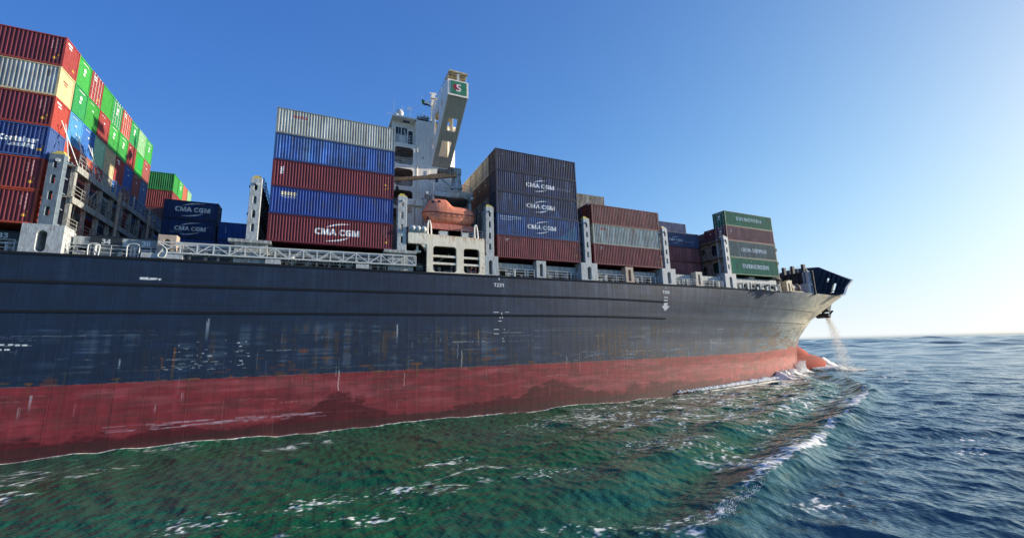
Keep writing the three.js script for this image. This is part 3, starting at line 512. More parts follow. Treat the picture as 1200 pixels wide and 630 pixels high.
// bridge wing: a hollow sloping box girder out to the ship's side
{
  const w = group('bridge_wing', ship), hw = M.shipWhite;
  const X = (a, z) => (a ? lerp(16.05, 15.65, -z / 8) : lerp(13.5, 13.42, -z / 8)), Yb = (z) => lerp(39.0, 32.7, -z / 8.0), YT = 41.1;
  // under-plate with two square openings, cut along the slope
  const L = Math.hypot(8, 6.3), wd = 2.5, under = plateXY(wd, L, 0.1, [[0.72, 2.9, 1.25, 1.75, 0.06], [0.55, 6.15, 1.3, 2.35, 0.06]]);
  under.applyMatrix4(new THREE.Matrix4().makeBasis(new THREE.Vector3(1, 0, 0), new THREE.Vector3(0, -6.3 / L, -8 / L), new THREE.Vector3(0, 8 / L, -6.3 / L)).setPosition(13.52, 39.0, 0));
  mesh('under_plate', under, paint('#bdb9ae', { mottle: 0.05, streak: 0.08, rust: 0.15 }, 0.5, 5), w);
  for (const a of [0, 1]) {                                          // side webs
    const s = new THREE.Shape([[0.05, 39.0], [0.05, YT], [-8, YT], [-8, 32.7]].map((p) => new THREE.Vector2(...p)));
    const hole = (q) => { const p = new THREE.Path(); q.forEach(([x, y], i) => (i ? p.lineTo(x, y) : p.moveTo(x, y))); p.closePath(); s.holes.push(p); };
    hole([[-4.3, 37.4], [-4.3, 39.9], [-6.4, 39.9], [-6.4, 36.6]]); hole([[-2.4, 38.9], [-2.4, 39.7], [-3.0, 39.7], [-3.0, 38.9]]); hole([[-6.9, 35.2], [-6.9, 36.4], [-7.5, 36.4], [-7.5, 35.0]]);
    const g = new THREE.ExtrudeGeometry(s, { depth: 0.1, bevelEnabled: false }); g.applyMatrix4(new THREE.Matrix4().makeBasis(new THREE.Vector3(0, 0, 1), new THREE.Vector3(0, 1, 0), new THREE.Vector3(-1, 0, 0)).setPosition(a ? 16.05 : 13.5, 0, 0));
    mesh('side_web', g, hw, w);
  }
  new MB().box(13.38, 38.95, 0.06, 16.1, YT + 0.05, 0.2).build('end_plate', hw, w);
  new MB().box(13.6, YT - 1.2, -8, 15.95, YT - 1.1, 0).build('floor', M.tan, w);
  new MB().bar([13.6, 42.2, -0.2], [15.95, 42.2, -0.2], 0.06).box(13.62, YT, -1.0, 13.7, 42.25, -0.9).box(15.85, YT, -0.2, 15.93, 42.25, -0.1).box(14.6, YT, 0.02, 14.9, 42.2, 0.14).build('roof_post', M.rail, w);
  const roof = new MB().box(13.55, 42.25, -1.9, 16.05, 42.42, 0.25).build('roof', M.tan, w);
  for (const z of [-0.6, -1.3]) new MB().box(13.7, 42.1, z - 0.05, 15.9, 42.25, z + 0.05).build('roof_beam', M.tan, roof);
  railingZ(0, -8, 13.45, YT, 0.9, w); 
  const g = new THREE.BoxGeometry(2.05, 1.72, 0.05); g.translate(14.82, 40.1, 0.24);
  const [c, x] = canvasOf(256, 216); x.fillStyle = '#2f7f60'; x.fillRect(0, 0, 256, 216); x.fillStyle = '#8a2434'; x.beginPath(); x.arc(84, 104, 56, 0, 7); x.fill(); x.fillStyle = '#f0d9dc'; x.font = 'bold 178px sans-serif'; x.textAlign = 'center'; x.textBaseline = 'middle'; x.fillText('S', 124, 112); weather(c, x, { sx: 0.05, off: 3 });
  mesh('wing_sign', g, new THREE.MeshStandardMaterial({ map: texOf(c), roughness: 0.5 }), w);
}
// boat deck: cream openwork frame at the ship's side, deck, deckhouse
{
  const d = group('boat_deck', ship);
  const [fc, fx] = canvasOf(512, 320); fx.fillStyle = '#f4e9cf'; fx.fillRect(0, 0, 512, 320);
  for (let k = 0; k < 150; k++) { const cx = Math.floor(noise(k * 0.7, 3) * 512 + rr(-60, 60)), L = rr(8, 70) * (0.4 + noise(cx * 0.03, 5)), s = fx.createLinearGradient(0, 0, 0, L); s.addColorStop(0, `rgba(186,116,56,${rr(0.2, 0.6)})`); s.addColorStop(1, 'rgba(186,130,80,0)'); fx.fillStyle = s; fx.fillRect(cx, 0, rr(1, 6), L); }
  for (let k = 0; k < 14; k++) { fx.fillStyle = `rgba(140,74,34,${rr(0.3, 0.7)})`; fx.fillRect(rr(480, 508), rr(120, 300), rr(2, 7), rr(4, 24)); }
  weather(fc, fx, { sx: 0.03, off: 7, mottle: 0.06, streak: 0.06 }); const frameMat = new THREE.MeshStandardMaterial({ map: texOf(fc, [1 / 7.05, 1 / 4.5]), roughness: 0.5 });
  mesh('frame', plateXY(7.05, 4.5, 0.35, [[0.72, 0.12, 2.8, 3.05, 0.36], [4.4, 0.12, 2.0, 3.0, 0.36]]).applyMatrix4(T(11.0, 16.13, -0.2)), frameMat, d);
  for (const y of [17.15, 18.0]) for (const [a, b] of [[11.7, 14.5], [15.42, 17.38]]) new MB().box(a, y, -0.15, b, y + 0.24, 0.1).build('cross_rail', M.cream, d);
  new MB().box(8.85, 19.4, -0.2, 11.0, 20.63, 0.15).build('cantilever_beam', M.cream, d);
  new MB().quad([10.2, 19.4, 0.1], [11.0, 19.4, 0.1], [11.0, 18.3, 0.1], [10.9, 18.9, 0.1]).quad([9.9, 18.6, -0.5], [10.15, 18.6, -0.5], [10.15, 19.4, -0.5], [9.9, 19.4, -0.5]).box(9.7, 18.5, -0.8, 10.4, 18.7, -0.3).build('bracket', M.cream, d);
  new MB().box(8.85, 20.4, -8, 18.0, 20.6, -0.2).build('deck_plate', M.grey, d);
  new MB().box(8.6, 16.15, -5.6, 18.1, 20.4, -5.4).build('inner_wall', M.darkSteel, d);
  new MB().box(8.6, 20.6, -6.6, 11.4, 22.6, -6.4).box(11.4, 20.6, -6.6, 18.0, 23.6, -6.4).build('recess_wall', M.darkSteel, d);
  new MB().box(8.9, 22.5, -6.4, 11.5, 26.2, -4.2).build('deckhouse', M.shipWhite, d);
  new MB().box(9.2, 25.2, -4.18, 11.6, 25.4, -4.0).box(9.6, 24.4, -4.18, 10.0, 25.0, -3.9).tube([10.4, 23, -4.1], [10.4, 26, -4.1], 0.06).build('deckhouse_fitting', M.tan, d);
  new MB().box(13.6, 20.6, -2.6, 14.3, 22.9, -2.2).build('support_post', M.grey, d);
  new MB().box(11.4, 23.0, -6.4, 18.1, 23.3, -2.8).build('upper_deck', M.darkSteel, d);
  // machinery and pipes in the passage behind the openings
  const m = new MB(); for (let k = 0; k < 9; k++) { const x = 11.3 + k * 0.75; m.tube([x, 16.2, -3.4 - rnd()], [x, 16.8 + rnd() * 1.4, -3.4 - rnd()], 0.1 + rnd() * 0.2); m.box(x + 0.2, 16.2, -3, x + 0.55, 16.7 + rnd(), -2.5); }
  m.path([[11.6, 18.6, -2.4], [12.6, 17.9, -2.2], [13.6, 18.4, -2.4], [14.4, 19, -2.4]], 0.09); m.build('machinery', M.grey, d);
  // mooring-rope reel of dark green
  new MB().tube([9.9, 16.6, -1.0], [10.7, 16.6, -1.0], 0.55, 0.55, 14).box(9.7, 16.15, -1.6, 10.9, 17.4, -1.3).build('reel', paint('#3c4b4c'), d);
  // crane platform: a round-ended grey deck with a pedestal
  const pl = group('crane_platform', ship);
  const disc = new THREE.CylinderGeometry(2.6, 2.3, 0.75, 28); disc.translate(15.5, 26.8, -4.4); mesh('platform', disc, M.grey, pl);
  new MB().box(12.4, 26.35, -6.5, 15.6, 26.95, -2.3).box(12.4, 23.2, -6.4, 12.6, 26.4, -6.2).box(17.4, 23.2, -6, 17.6, 26.5, -5.8).box(12.4, 23.3, -6.5, 17.6, 26.4, -6.42).build('platform_box', M.pillar, pl);
  { const q = new MB(); for (let k = 0; k < 22; k++) { const a = k / 22 * 6.283; q.bar([15.5 + 2.5 * Math.cos(a), 27.1, -4.4 + 2.5 * Math.sin(a)], [15.5 + 2.5 * Math.cos(a), 28.1, -4.4 + 2.5 * Math.sin(a)], 0.04); for (const h of [27.6, 28.1]) q.bar([15.5 + 2.5 * Math.cos(a), h, -4.4 + 2.5 * Math.sin(a)], [15.5 + 2.5 * Math.cos(a + 0.29), h, -4.4 + 2.5 * Math.sin(a + 0.29)], 0.04); } q.build('railing', M.rail, pl); }
  railing(12.4, 15, -2.3, 26.95, 1.0, pl); new MB().box(12.3, 25.3, -3.0, 12.5, 28.2, -2.6).build('stanchion', M.shipWhite, pl);
  const cr = group('provision_crane', ship);
  new MB().tube([15.9, 27, -4.4], [15.9, 28.3, -4.4], 0.62, 0.58, 16).tube([15.9, 28.3, -4.4], [15.9, 28.6, -4.4], 0.85, 0.85, 16).tube([15.9, 28.6, -4.4], [15.9, 30.6, -4.4], 0.72, 0.5, 16).box(15.4, 30.2, -5, 16.4, 31.1, -3.8).build('pedestal', M.grey, cr);
  new MB().bar([15.6, 30.1, -3.7], [12.0, 29.2, -3.7], 0.42, 0.62).bar([12.0, 29.2, -3.7], [7.9, 28.3, -3.7], 0.34, 0.42).build('jib', M.rustyJib, cr);
  new MB().box(13.2, 30.0, -4.1, 15.2, 30.5, -3.4).box(14.6, 30.4, -4.1, 15.3, 30.95, -3.4).build('winch', M.brown, cr); new MB().bar([15.7, 27.9, -3.8], [13.4, 29.4, -3.7], 0.16).build('ram', M.grey, cr);
  new MB().box(12.9, 28.7, -3.8, 13.2, 29.2, -3.5).bar([8.1, 28.3, -3.7], [8.1, 27.4, -3.7], 0.05).box(7.95, 27.0, -3.85, 8.25, 27.4, -3.55).build('hook_block', M.dark, cr);
  // davits
  for (const [x, s] of [[11.35, 1], [17.1, -1]]) {
    const dv = group('davit', ship, x, 20.6, 0);
    new MB().bar([0, 0, -1.2], [0, 2.6, -3.0], 0.3, 0.5).bar([0, 2.6, -3.0], [0, 5.4, -2.6], 0.3, 0.5).bar([0, 5.4, -2.6], [0, 5.7, -1.6], 0.26, 0.4).build('davit_arm', M.pillar, dv);
    new MB().path([[-0.22, 0, -0.1], [-0.25, 1.2, -0.1], [-0.1, 1.8, -0.1], [0.08, 1.3, -0.1], [0.2, 0, -0.1]], 0.1, 8).build('davit_foot', M.shipWhite, dv);
    new MB().bar([0, 5.6, -1.7], [0.1 * s, 4.6, -1.75], 0.05).build('fall_wire', M.dark, dv);
  }
  railing(15.3, 18, -0.3, 20.63, 1.0, d, M.rail, 0.9);
}

// ------------------------------------------------------------------ lifeboat
{
  const lb = thing('lifeboat', 'orange enclosed lifeboat hanging in davits above the cream deck frame', 'lifeboat', [14.15, 22.15, -1.75]);
  const L = 6.7, N = 40, R = 28;
  const beam = (u) => 1.3 * Math.pow(Math.max(0, 1 - Math.pow(Math.abs(2 * u - 1), 3.2)), 0.55) + 0.02;         // u 0 aft .. 1 forward
  const keel = (u) => 0.0 + 0.75 * Math.pow(Math.abs(2 * u - 1), 4), gun = (u) => 1.45 + 0.12 * Math.pow(Math.abs(2 * u - 1), 2);
  const roof = (u) => gun(u) + 0.05 + (1.15 + 0.8 * (smooth(0.02, 0.12, u) - smooth(0.4, 0.56, u))) * Math.pow(Math.max(0, 1 - Math.pow(Math.abs(2 * u - 1), 5)), 0.5);
  const skin = (y0, y1, pow, lo) => {
    const P = [], U = [], I = [];
    for (let i = 0; i <= N; i++) for (let j = 0; j <= R; j++) {
      const u = i / N, a = (j / R) * Math.PI, c = Math.cos(a), s = Math.sin(a), z = beam(u) * Math.sign(c) * Math.pow(Math.abs(c), pow), yy = lo ? y1(u) - (y1(u) - y0(u)) * Math.pow(s, 0.75) : y0(u) + (y1(u) - y0(u)) * Math.pow(s, 0.8);
      const tuck = lo ? 1 : 1 - 0.22 * Math.pow(s, 2);
      P.push((u - 0.5) * L * (lo ? 1 - 0.1 * Math.pow(s, 2) : 1 - 0.03 * s), yy, z * tuck); U.push(u * L, j / R * 3);
    }
    for (let i = 0; i < N; i++) for (let j = 0; j < R; j++) { const a = i * (R + 1) + j, b = a + R + 1; lo ? I.push(a, a + 1, b, b, a + 1, b + 1) : I.push(a, b, a + 1, b, b + 1, a + 1); }
    const g = new THREE.BufferGeometry(); g.setAttribute('position', new THREE.Float32BufferAttribute(P, 3)); g.setAttribute('uv', new THREE.Float32BufferAttribute(U, 2)); g.setIndex(I); g.computeVertexNormals(); return g;
  };
  mesh('hull', skin(keel, gun, 0.7, true), M.orange, lb);
  mesh('canopy', skin(gun, roof, 0.62, false), M.orange, lb);
  const band = new MB(); for (const s of [-1, 1]) for (let i = 0; i < N; i++) { const q = (k) => [(k / N - 0.5) * L, gun(k / N), s * (beam(k / N) + 0.03)]; band.bar(q(i), q(i + 1), 0.09, 0.12); } band.build('rubbing_band', plain('#8a4434', 0.6), lb);
  new MB().box(-2.7, -0.15, -0.3, 2.7, 0.12, 0.3).build('keel_skid', M.pinkOrange, lb);
  const grab = new MB(); for (const s of [1]) { for (let i = 0; i < 8; i++) { const u0 = 0.1 + i * 0.1, u1 = u0 + 0.1, q = (u, d) => [(u - 0.5) * L, gun(u) - 0.15 - d, s * (beam(u) + 0.02)]; grab.path([q(u0, 0), q((u0 + u1) / 2, 0.32), q(u1, 0)], 0.018, 5); } } grab.build('grab_line', plain('#8f4a38', 0.7), lb);
  for (const [u, w] of [[0.16, 0.34], [0.27, 0.34]]) { const g = new THREE.BoxGeometry(w, 0.26, 0.03); g.rotateX(-0.22); g.translate((u - 0.5) * L, roof(u) - 0.55, beam(u) * 0.84); mesh('window', g, M.glass, lb); }
  new MB().box(-0.9, 2.58, -0.3, -0.4, 2.72, 0.3).box(0.9, 2.5, -0.35, 1.5, 2.66, 0.35).build('hatch', M.orange, lb);
  new MB().box(-2.95, 0.4, 0.55, -2.6, 0.95, 0.75).build('side_fitting', plain('#5c2018', 0.6), lb);
  new MB().tube([-2.5, 2.9, 0], [-2.5, 3.9, 0], 0.07).tube([2.5, 2.2, 0], [2.5, 3.9, 0], 0.07).build('lifting_hook', M.dark, lb);
  // skid cradle under the boat
  new MB().box(11.6, 21.55, -0.8, 17.2, 22.25, -0.55).build('boat_cradle', M.pinkOrange, ship);
}
for (let k = 0; k < 3; k++) {
  const p = k === 0 ? 'nearest the ship’s stern' : k === 1 ? 'in the middle of the row' : 'nearest the davit';
  const r = thing('liferaft_canister', `white liferaft drum at the end of the boat deck, ${p}`, 'liferaft', [9.35 + k * 0.62, 21.15, -0.5], 'white liferaft drums beside the lifeboat');
  new MB().tube([0, 0, -0.65], [0, 0, 0.65], 0.36, 0.36, 14).ball([0, 0, 0.6], 0.34, 1).build('shell', M.rail, r); new MB().tube([0, 0, 0.3], [0, 0, 0.36], 0.38, 0.38, 14).tube([0, 0, -0.36], [0, 0, -0.3], 0.38, 0.38, 14).build('strap', M.grey, r); new MB().box(-0.3, -0.55, -0.6, 0.3, -0.25, 0.6).build('cradle', M.grey, r);
}
for (const [x, w, l] of [[12.95, 0.95, 'aft'], [15.6, 0.75, 'forward']]) {
  const b = thing('deck_locker', `small white box on the cream frame below the lifeboat, the ${l} one of two`, 'locker', [x, 20.63, -0.1]);
  new MB().box(-w / 2, 0, -0.3, w / 2, 0.42, 0.2).build('body', M.rail, b); new MB().box(-w / 2 - 0.03, 0.42, -0.33, w / 2 + 0.03, 0.5, 0.23).build('lid', M.shipWhite, b);
}
{
  const r = thing('lifebuoy', 'round red and white lifebuoy hung behind the cream deck frame', 'lifebuoy', [16.85, 16.75, -0.5]);
  const g = new THREE.TorusGeometry(0.36, 0.1, 8, 24); mesh('ring', g, plain('#9c3038', 0.6), r);
  for (let k = 0; k < 4; k++) { const a = new THREE.TorusGeometry(0.36, 0.105, 8, 5, 0.5); a.rotateZ(k * 1.571 + 0.5); mesh('band', a, M.rail, r); }
  const f = thing('signal_flag', 'small white and green flag flying on a halyard by the mast', 'flag', [13.0, 43.6, -10.2]);
  const fg = new THREE.PlaneGeometry(1.3, 0.8, 12, 4); for (let i = 0; i < fg.attributes.position.count; i++) { const x = fg.attributes.position.getX(i); fg.attributes.position.setZ(i, 0.12 * Math.sin(x * 5)); fg.attributes.position.setY(i, fg.attributes.position.getY(i) - 0.25 * x); } fg.computeVertexNormals();
  const [c, x] = canvasOf(64, 40); x.fillStyle = '#eef0ee'; x.fillRect(0, 0, 64, 40); x.fillStyle = '#2f6a4c'; x.fillRect(0, 0, 22, 40); x.fillStyle = '#2c3d5a'; x.fillRect(22, 24, 42, 16); mesh('cloth', fg, new THREE.MeshStandardMaterial({ map: texOf(c), side: THREE.DoubleSide, roughness: 0.9 }), f);
  new MB().bar([-0.66, -0.6, 0], [-0.66, 0.9, 0], 0.03).bar([-0.66, 0.9, 0], [0.8, 1.6, 0.1], 0.02).build('halyard', M.rail, f);
}
// stowed accommodation ladder: two white lattice girders along the side
{
  const a = thing('accommodation_ladder', 'long white lattice gangway stowed along the deck edge under the containers', 'gangway', [-13.05, 16.75, 0.02]);
  const L = 22.8, y1 = 1.05, n = 18;
  for (const z of [-0.75, 0.1]) {
    new MB().bar([0, 0, z], [L, 0.1, z], 0.12, 0.14).build('chord', M.rail, a); new MB().bar([0, y1 - 0.1, z], [L, y1 + 0.1, z], 0.11, 0.13).build('chord', M.rail, a); new MB().bar([0, 0.45, z], [L, 0.55, z], 0.05).build('hand_rail', M.rail, a);
    for (let i = 0; i <= n; i++) { const x = L * i / n, d = 0.1 * i / n; new MB().bar([x, d, z], [x, y1 - 0.1 + 2 * d, z], 0.1).build('upright', M.rail, a); if (i < n) { const up = i % 2; new MB().bar([x, up ? y1 - 0.05 : 0.05, z], [x + L / n, up ? 0.1 : y1, z], 0.08).build('diagonal', M.rail, a); } }
  }
  const tr = new MB(); for (let x = 0.2; x < L; x += 0.32) tr.box(x, 0.03, -0.72, x + 0.24, 0.07, 0.07); tr.build('treads', M.grey, a);
  for (const [x0, x1] of [[8.1, 9.4], [16.5, 17.8], [-1.5, 1.5]]) new MB().box(x0, -0.55, -1.0, x1, -0.09, 0.1).build('stowing_bracket', M.pillar, a);
  new MB().path([[-0.4, 0.9, 0.15], [0.3, 0.2, 0.15], [0.1, -0.5, 0.15], [-0.3, -0.4, 0.15], [0, 0.3, 0.15]], 0.05).path([[-0.4, 1, 0.1], [0.6, 0.6, 0.12], [1.3, 0.9, 0.1]], 0.06).build('bridle', M.rail, a);
}
// anchor in its pocket, wash water falling from the hawse
{
  const a = thing('anchor', 'dark stockless anchor housed under the flare of the bow', 'anchor', [111.6, 13.2, ZC + 6.2]);
  a.rotation.z = -0.5;
  new MB().box(-0.25, 0, -0.25, 0.25, 2.6, 0.25).build('shank', M.dark, a);
  new MB().box(-0.5, -0.5, -1.5, 0.5, 0.25, 1.5).build('crown', M.dark, a);
  for (const s of [-1, 1]) new MB().bar([0, -0.2, s * 1.2], [0.7, 1.5, s * 1.45], 0.5, 0.3).build('fluke', M.dark, a);
  new MB().box(-1.6, 0.6, -1.7, -0.3, 2.8, 1.7).build('pocket_lip', M.darkSteel, a);
}
// ------------------------------------------------------------------ containers
const CW = 2.438, PITCH = 2.52;
const geoCache = new Map();
const cached = (k, f) => { if (!geoCache.has(k)) geoCache.set(k, f()); return geoCache.get(k); };
function sideGeo(L, h) {                                             // corrugated panel facing +z, uv 0..1
  return cached(`s${L}_${h}`, () => {
    const m = new MB(), x0 = -L / 2 + 0.17, x1 = L / 2 - 0.17, n = Math.round((x1 - x0) / 0.278), p = (x1 - x0) / n, y0 = 0.16, y1 = h - 0.1, pts = [];
    for (let i = 0; i < n; i++) { const a = x0 + i * p; pts.push([a, 0], [a + p * 0.26, 0], [a + p * 0.5, -0.048], [a + p * 0.74, -0.048]); } pts.push([x1, 0]);
    for (let i = 0; i < pts.length - 1; i++) { const [a, d] = pts[i], [b, e] = pts[i + 1], u = (x) => (x - x0) / (x1 - x0); m.quad([a, y0, d], [b, y0, e], [b, y1, e], [a, y1, d], [[u(a), 0], [u(b), 0], [u(b), 1], [u(a), 1]]); }
    return m.geo();
  });
}
function frontGeo(h) {                                               // corrugated end panel facing +x, uv 0..1
  return cached(`f${h}`, () => {
    const m = new MB(), z0 = -CW / 2 + 0.12, z1 = CW / 2 - 0.12, n = 9, p = (z1 - z0) / n, y0 = 0.16, y1 = h - 0.12, pts = [];
    for (let i = 0; i < n; i++) { const a = z1 - i * p; pts.push([a, 0], [a - p * 0.4, 0], [a - p * 0.52, -0.045], [a - p * 0.88, -0.045]); } pts.push([z0, 0]);
    for (let i = 0; i < pts.length - 1; i++) { const [a, d] = pts[i], [b, e] = pts[i + 1], u = (z) => (z1 - z) / (z1 - z0); m.quad([d, y0, a], [e, y0, b], [e, y1, b], [d, y1, a], [[u(a), 0], [u(b), 0], [u(b), 1], [u(a), 1]]); }
    return m.geo();
  });
}
function frameGeo(L, h) {
  return cached(`fr${L}_${h}`, () => {
    const m = new MB(), a = L / 2, b = CW / 2;
    for (const x of [-1, 1]) for (const z of [-1, 1]) { const X = x * a, Z = z * b; m.box(Math.min(X, X - x * 0.16), 0.118, Math.min(Z, Z - z * 0.13), Math.max(X, X - x * 0.16), h - 0.118, Math.max(Z, Z - z * 0.13)); for (const y of [0, h - 0.118]) m.box(Math.min(X + x * 0.006, X - x * 0.178), y, Math.min(Z + z * 0.006, Z - z * 0.162), Math.max(X + x * 0.006, X - x * 0.178), y + 0.118, Math.max(Z + z * 0.006, Z - z * 0.162)); }
    for (const z of [-1, 1]) { const Z = z * b; m.box(-a + 0.18, 0.01, Math.min(Z, Z - z * 0.07), a - 0.18, 0.17, Math.max(Z, Z - z * 0.07)); m.box(-a + 0.18, h - 0.11, Math.min(Z, Z - z * 0.06), a - 0.18, h - 0.02, Math.max(Z, Z - z * 0.06)); }
    for (const x of [-1, 1]) { const X = x * a; m.box(Math.min(X, X - x * 0.08), 0.01, -b + 0.165, Math.max(X, X - x * 0.08), 0.17, b - 0.165); m.box(Math.min(X, X - x * 0.08), h - 0.13, -b + 0.165, Math.max(X, X - x * 0.08), h - 0.005, b - 0.165); }
    return m.geo();
  });
}
const roofGeo = (L, h) => cached(`r${L}_${h}`, () => new MB().box(-L / 2 + 0.08, h - 0.06, -CW / 2 + 0.06, L / 2 - 0.08, h - 0.03, CW / 2 - 0.06).box(-L / 2 + 0.08, 0.1, -CW / 2 + 0.06, L / 2 - 0.08, 0.15, CW / 2 - 0.06).geo());
const doorGeo = (h) => cached(`d${h}`, () => {                        // one door leaf facing +x with shallow swages, uv 0..1 across the leaf
  const m = new MB(), w = 1.09, y0 = 0.17, y1 = h - 0.13, pts = [[w / 2, 0]], ny = 5, q = (y1 - y0) / ny;
  const prof = []; for (let i = 0; i < ny; i++) { const a = y0 + i * q; prof.push([a, 0], [a + q * 0.36, 0], [a + q * 0.44, -0.028], [a + q * 0.9, -0.028]); } prof.push([y1, 0]);
  for (let i = 0; i < prof.length - 1; i++) { const [a, d] = prof[i], [b, e] = prof[i + 1], v = (y) => (y - y0) / (y1 - y0); m.quad([d, a, w / 2], [d, a, -w / 2], [e, b, -w / 2], [e, b, w / 2], [[0, v(a)], [1, v(a)], [1, v(b)], [0, v(b)]]); }
  return m.geo();
});
const barGeo = (h) => cached(`b${h}`, () => new MB().tube([0.045, 0.1, 0], [0.045, h - 0.06, 0], 0.022, 0.022, 6).box(0, 0.03, -0.06, 0.07, 0.16, 0.06).box(0, h - 0.14, -0.06, 0.07, h - 0.02, 0.06).box(0.01, h * 0.27, -0.05, 0.07, h * 0.27 + 0.05, 0.05).box(0.01, h * 0.72, -0.05, 0.07, h * 0.72 + 0.05, 0.05).box(0.05, h * 0.42, -0.02, 0.09, h * 0.42 + 0.04, 0.24).geo());

// paint and print
function swoosh(x, cx, cy, s, w) { for (const k of [1, -1]) { x.save(); x.translate(cx + k * s * 0.13 * w, cy - k * s * 1.02); x.scale(k, k); x.beginPath(); x.moveTo(-s * 1.35, s * 0.5); x.quadraticCurveTo(-s * 0.5, -s * 0.25, s * 1.15, -s * 0.12); x.quadraticCurveTo(-s * 0.2, s * 0.06, -s * 1.35, s * 0.5); x.fill(); x.restore(); } }
function bigText(x, s, cx, cy, h, width, font = 'bold') { x.save(); x.textAlign = 'center'; x.textBaseline = 'middle'; x.font = `${font} ${h}px sans-serif`; const w = x.measureText(s).width; x.translate(cx, cy); x.scale(width / w, 1); x.lineWidth = h * 0.06; x.strokeStyle = x.fillStyle; x.strokeText(s, 0, 0); x.fillText(s, 0, 0); x.restore(); }
function column(x, cx, y, n, h, gap) { for (let i = 0; i < n; i++) x.fillRect(cx - (i % 3 === 2 ? 3 : 4), y + i * gap, i % 3 === 2 ? 5 : 8, h); }
function marks(x, W, H, cx, yellow) { x.fillStyle = 'rgba(232,234,232,0.75)'; column(x, cx, H * 0.08, 12, 4, H * 0.045); column(x, cx - 26, H * 0.16, 8, 3, H * 0.04); if (yellow) { x.fillStyle = '#c99a3a'; x.fillRect(cx - 14, H * 0.74, 26, H * 0.09); x.fillStyle = '#b88630'; x.fillRect(cx + 10, H * 0.64, 10, H * 0.06); } }
function sideMat(color, draw, wear = {}, W = 1024, H = 256) {
  const [c, x] = canvasOf(W, H); x.fillStyle = color; x.fillRect(0, 0, W, H); if (draw) draw(x, W, H);
  weather(c, x, { sx: 0.012, off: rnd() * 50, mottle: 0.12, streak: 0.14, rust: 0.22, dirt: 0.06, ...wear });
  return new THREE.MeshStandardMaterial({ map: texOf(c), roughness: 0.72 });
}
const white = '#e9ebea';
function worn(x, W, H, n, col) { for (let i = 0; i < n; i++) { const y = rnd() * H * 0.4, g = x.createLinearGradient(0, y, 0, H); g.addColorStop(0, `rgba(${col},${0.08 + rnd() * 0.3})`); g.addColorStop(0.3 + rnd() * 0.6, `rgba(${col},${rnd() * 0.22})`); g.addColorStop(1, `rgba(${col},0)`); x.fillStyle = g; x.fillRect(rnd() * W, rnd() < 0.6 ? 0 : y, 1.5 + rnd() * 6, H * (0.4 + rnd() * 0.6)); } }   // pale streaks: rubbed paint, with sunlit corrugation stripes painted in
const cma = (x, W, H, cx, cy, h, width) => { x.fillStyle = white; bigText(x, 'CMA CGM', cx * W, cy * H, h * H, width * W); swoosh(x, cx * W, cy * H, h * H, 1); };
